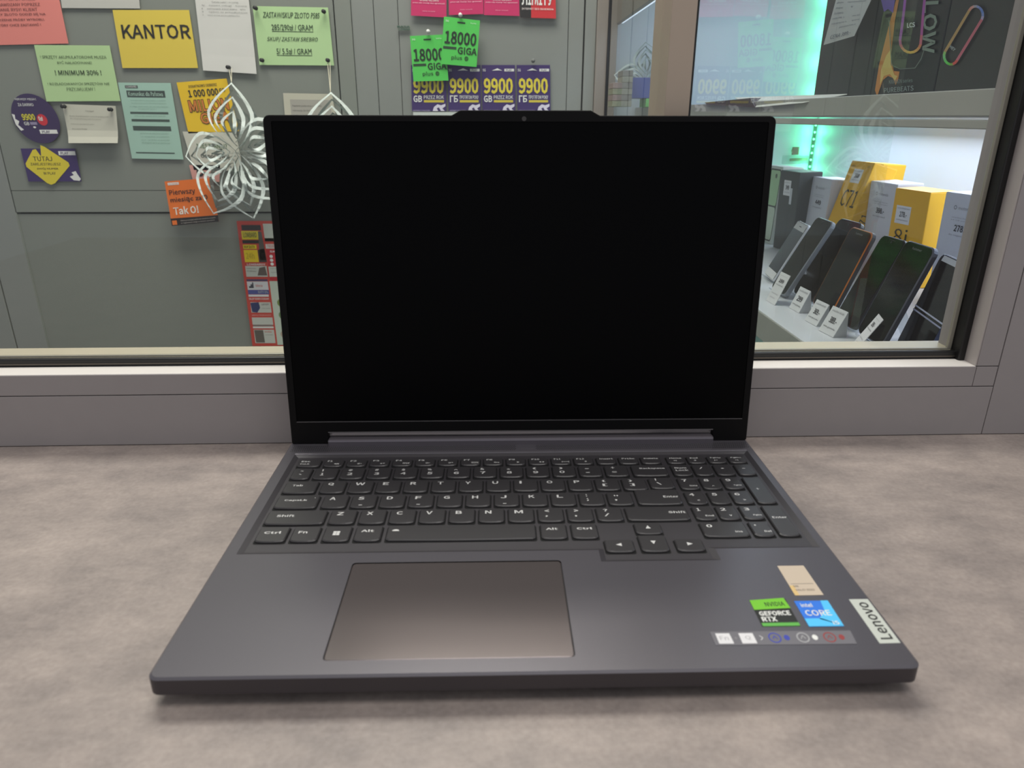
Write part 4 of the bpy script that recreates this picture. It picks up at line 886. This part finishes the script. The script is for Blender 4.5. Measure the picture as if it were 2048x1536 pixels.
# white slip on the plain box
q = [on(0, XB-.004-d_, *p) for d_, p in zip((.0, .0, .02, .02), [(1680, -30), (1756, -30), (1708, 72), (1647, 90)])]
cc = sum(q, Vector())/4; t = empty('slip', cc); tag(t, 'white printed slip hanging over the plain black box', 'paper')
ql = [v-cc for v in q]; pyobj('sheet_body', ql+[v+Vector((.0006, 0, 0)) for v in ql], [(0, 1, 2, 3), (7, 6, 5, 4), (0, 4, 5, 1), (1, 5, 6, 2), (2, 6, 7, 3), (3, 7, 4, 0)], M_paper, t)
print_items('print', ql, lines(['głośnik bezprzewodowy', ('moc 60 W', .1, .6), ('bateria 12 h', .1, .6), 'radio FM, USB, karta SD', ('odporny na zachlapanie', .1, .95), ('gwarancja 24 m-ce', .4, .9)], .08, .9, .28, .82, (96, 100, 116), .42)+[T('CENA 399,-', .2, .86, .85, .95, (90, 94, 110))], t, off=.0005, nrm=Vector((-1, 0, 0)))
# white sheet and dark tablet at the shelf edge
q = [on(0, .420, 1470, 196), on(0, .420, 1694, 189), on(0, .397, 1606, 206), on(0, .397, 1508, 215)]
cc = sum(q, Vector())/4; ql = [v-cc for v in q]; t = empty('paper_sheet', cc); tag(t, 'white sheet drooping over the edge of the upper shelf', 'paper')
pyobj('sheet_body', ql+[v+Vector((.0002, 0, .0008)) for v in ql], [(0, 1, 2, 3), (7, 6, 5, 4), (0, 4, 5, 1), (1, 5, 6, 2), (2, 6, 7, 3), (3, 7, 4, 0)], M_paper, t)
q = [on(0, .398, 1409, 205), on(0, .398, 1500, 196), on(0, .396, 1510, 215), on(0, .396, 1414, 209)]
cc = sum(q, Vector())/4; ql = [v-cc for v in q]; t = empty('tablet', cc); tag(t, 'flat dark brown wedge left of the drooping white sheet', 'tablet')
pyobj('body', ql+[v+Vector((.05, 0, 0)) for v in ql], [(0, 1, 2, 3), (7, 6, 5, 4), (0, 4, 5, 1), (1, 5, 6, 2), (2, 6, 7, 3), (3, 7, 4, 0)], ink((70, 58, 52)), t)
# far end of the upper shelf: paper star, cartons
YF = 1.72
def far(px, py, y=YF): return on(1, y, px, py)
def farbox(name, label, px0, px1, py0, py1, rgb, y=YF, d_=.06, cat='box', group=None, rows=0):
    a = far(px0, py0, y); b_ = far(px1, py1, y); z0 = max(b_.z, ZU) if py1 < 225 else ZU
    t = empty(name, (a.x, y, z0)); tag(t, label, cat, group)
    box('body', 0, b_.x-a.x, 0, d_, 0, a.z-z0, mat('far_%d_%d_%d' % rgb, rgb, .5, noise=.05), t, .001)
    return t
farbox('carton_stack', 'green carton at the far end of the upper shelf', 1292, 1345, 197, 230, (112, 190, 96), YF, .08, 'carton')
farbox('carton_stack', 'blue purple carton lying on the green one at the far end', 1258, 1340, 155, 196.5, (72, 82, 150), YF, .08, 'carton')
for k in range(6):
    z0 = ZU+k*.0145; p = far(1242, 160, YF)
    if k < 6:
        t = box('starter_pack', p.x, p.x+.027, YF-.02, YF+.05, z0+.0004, z0+.0142, mat('pack_a' if k % 2 else 'pack_b', (128, 122, 116) if k % 2 else (150, 146, 132), .6, noise=.4, scale=80), bev=.0008)
        tag(t, ['lowest', 'second lowest', 'third lowest', 'fourth', 'fifth', 'topmost'][k]+' pack of the taller pile left of the blue carton', 'pack', 'starter packs piled at the far end')
    if k < 4:
        p = far(1224, 160, YF); t = box('starter_pack', p.x, p.x+.024, YF-.02, YF+.05, z0+.0004, z0+.0142, mat('pack_c' if k % 2 else 'pack_d', (136, 122, 116) if k % 2 else (130, 132, 110), .6, noise=.4, scale=80), bev=.0008)
        tag(t, ['lowest', 'second lowest', 'third lowest', 'topmost'][k]+' pack of the lower pile by the cabinet post', 'pack', 'starter packs piled at the far end')
snowflake('white paper snowflake inside the cabinet above the blue carton', 1292, 158, [(1291, 84, .42), (1228, 150, .38), (1340, 120, .36), (1350, 175, .36), (1240, 190, .3)], None, YF+.12)
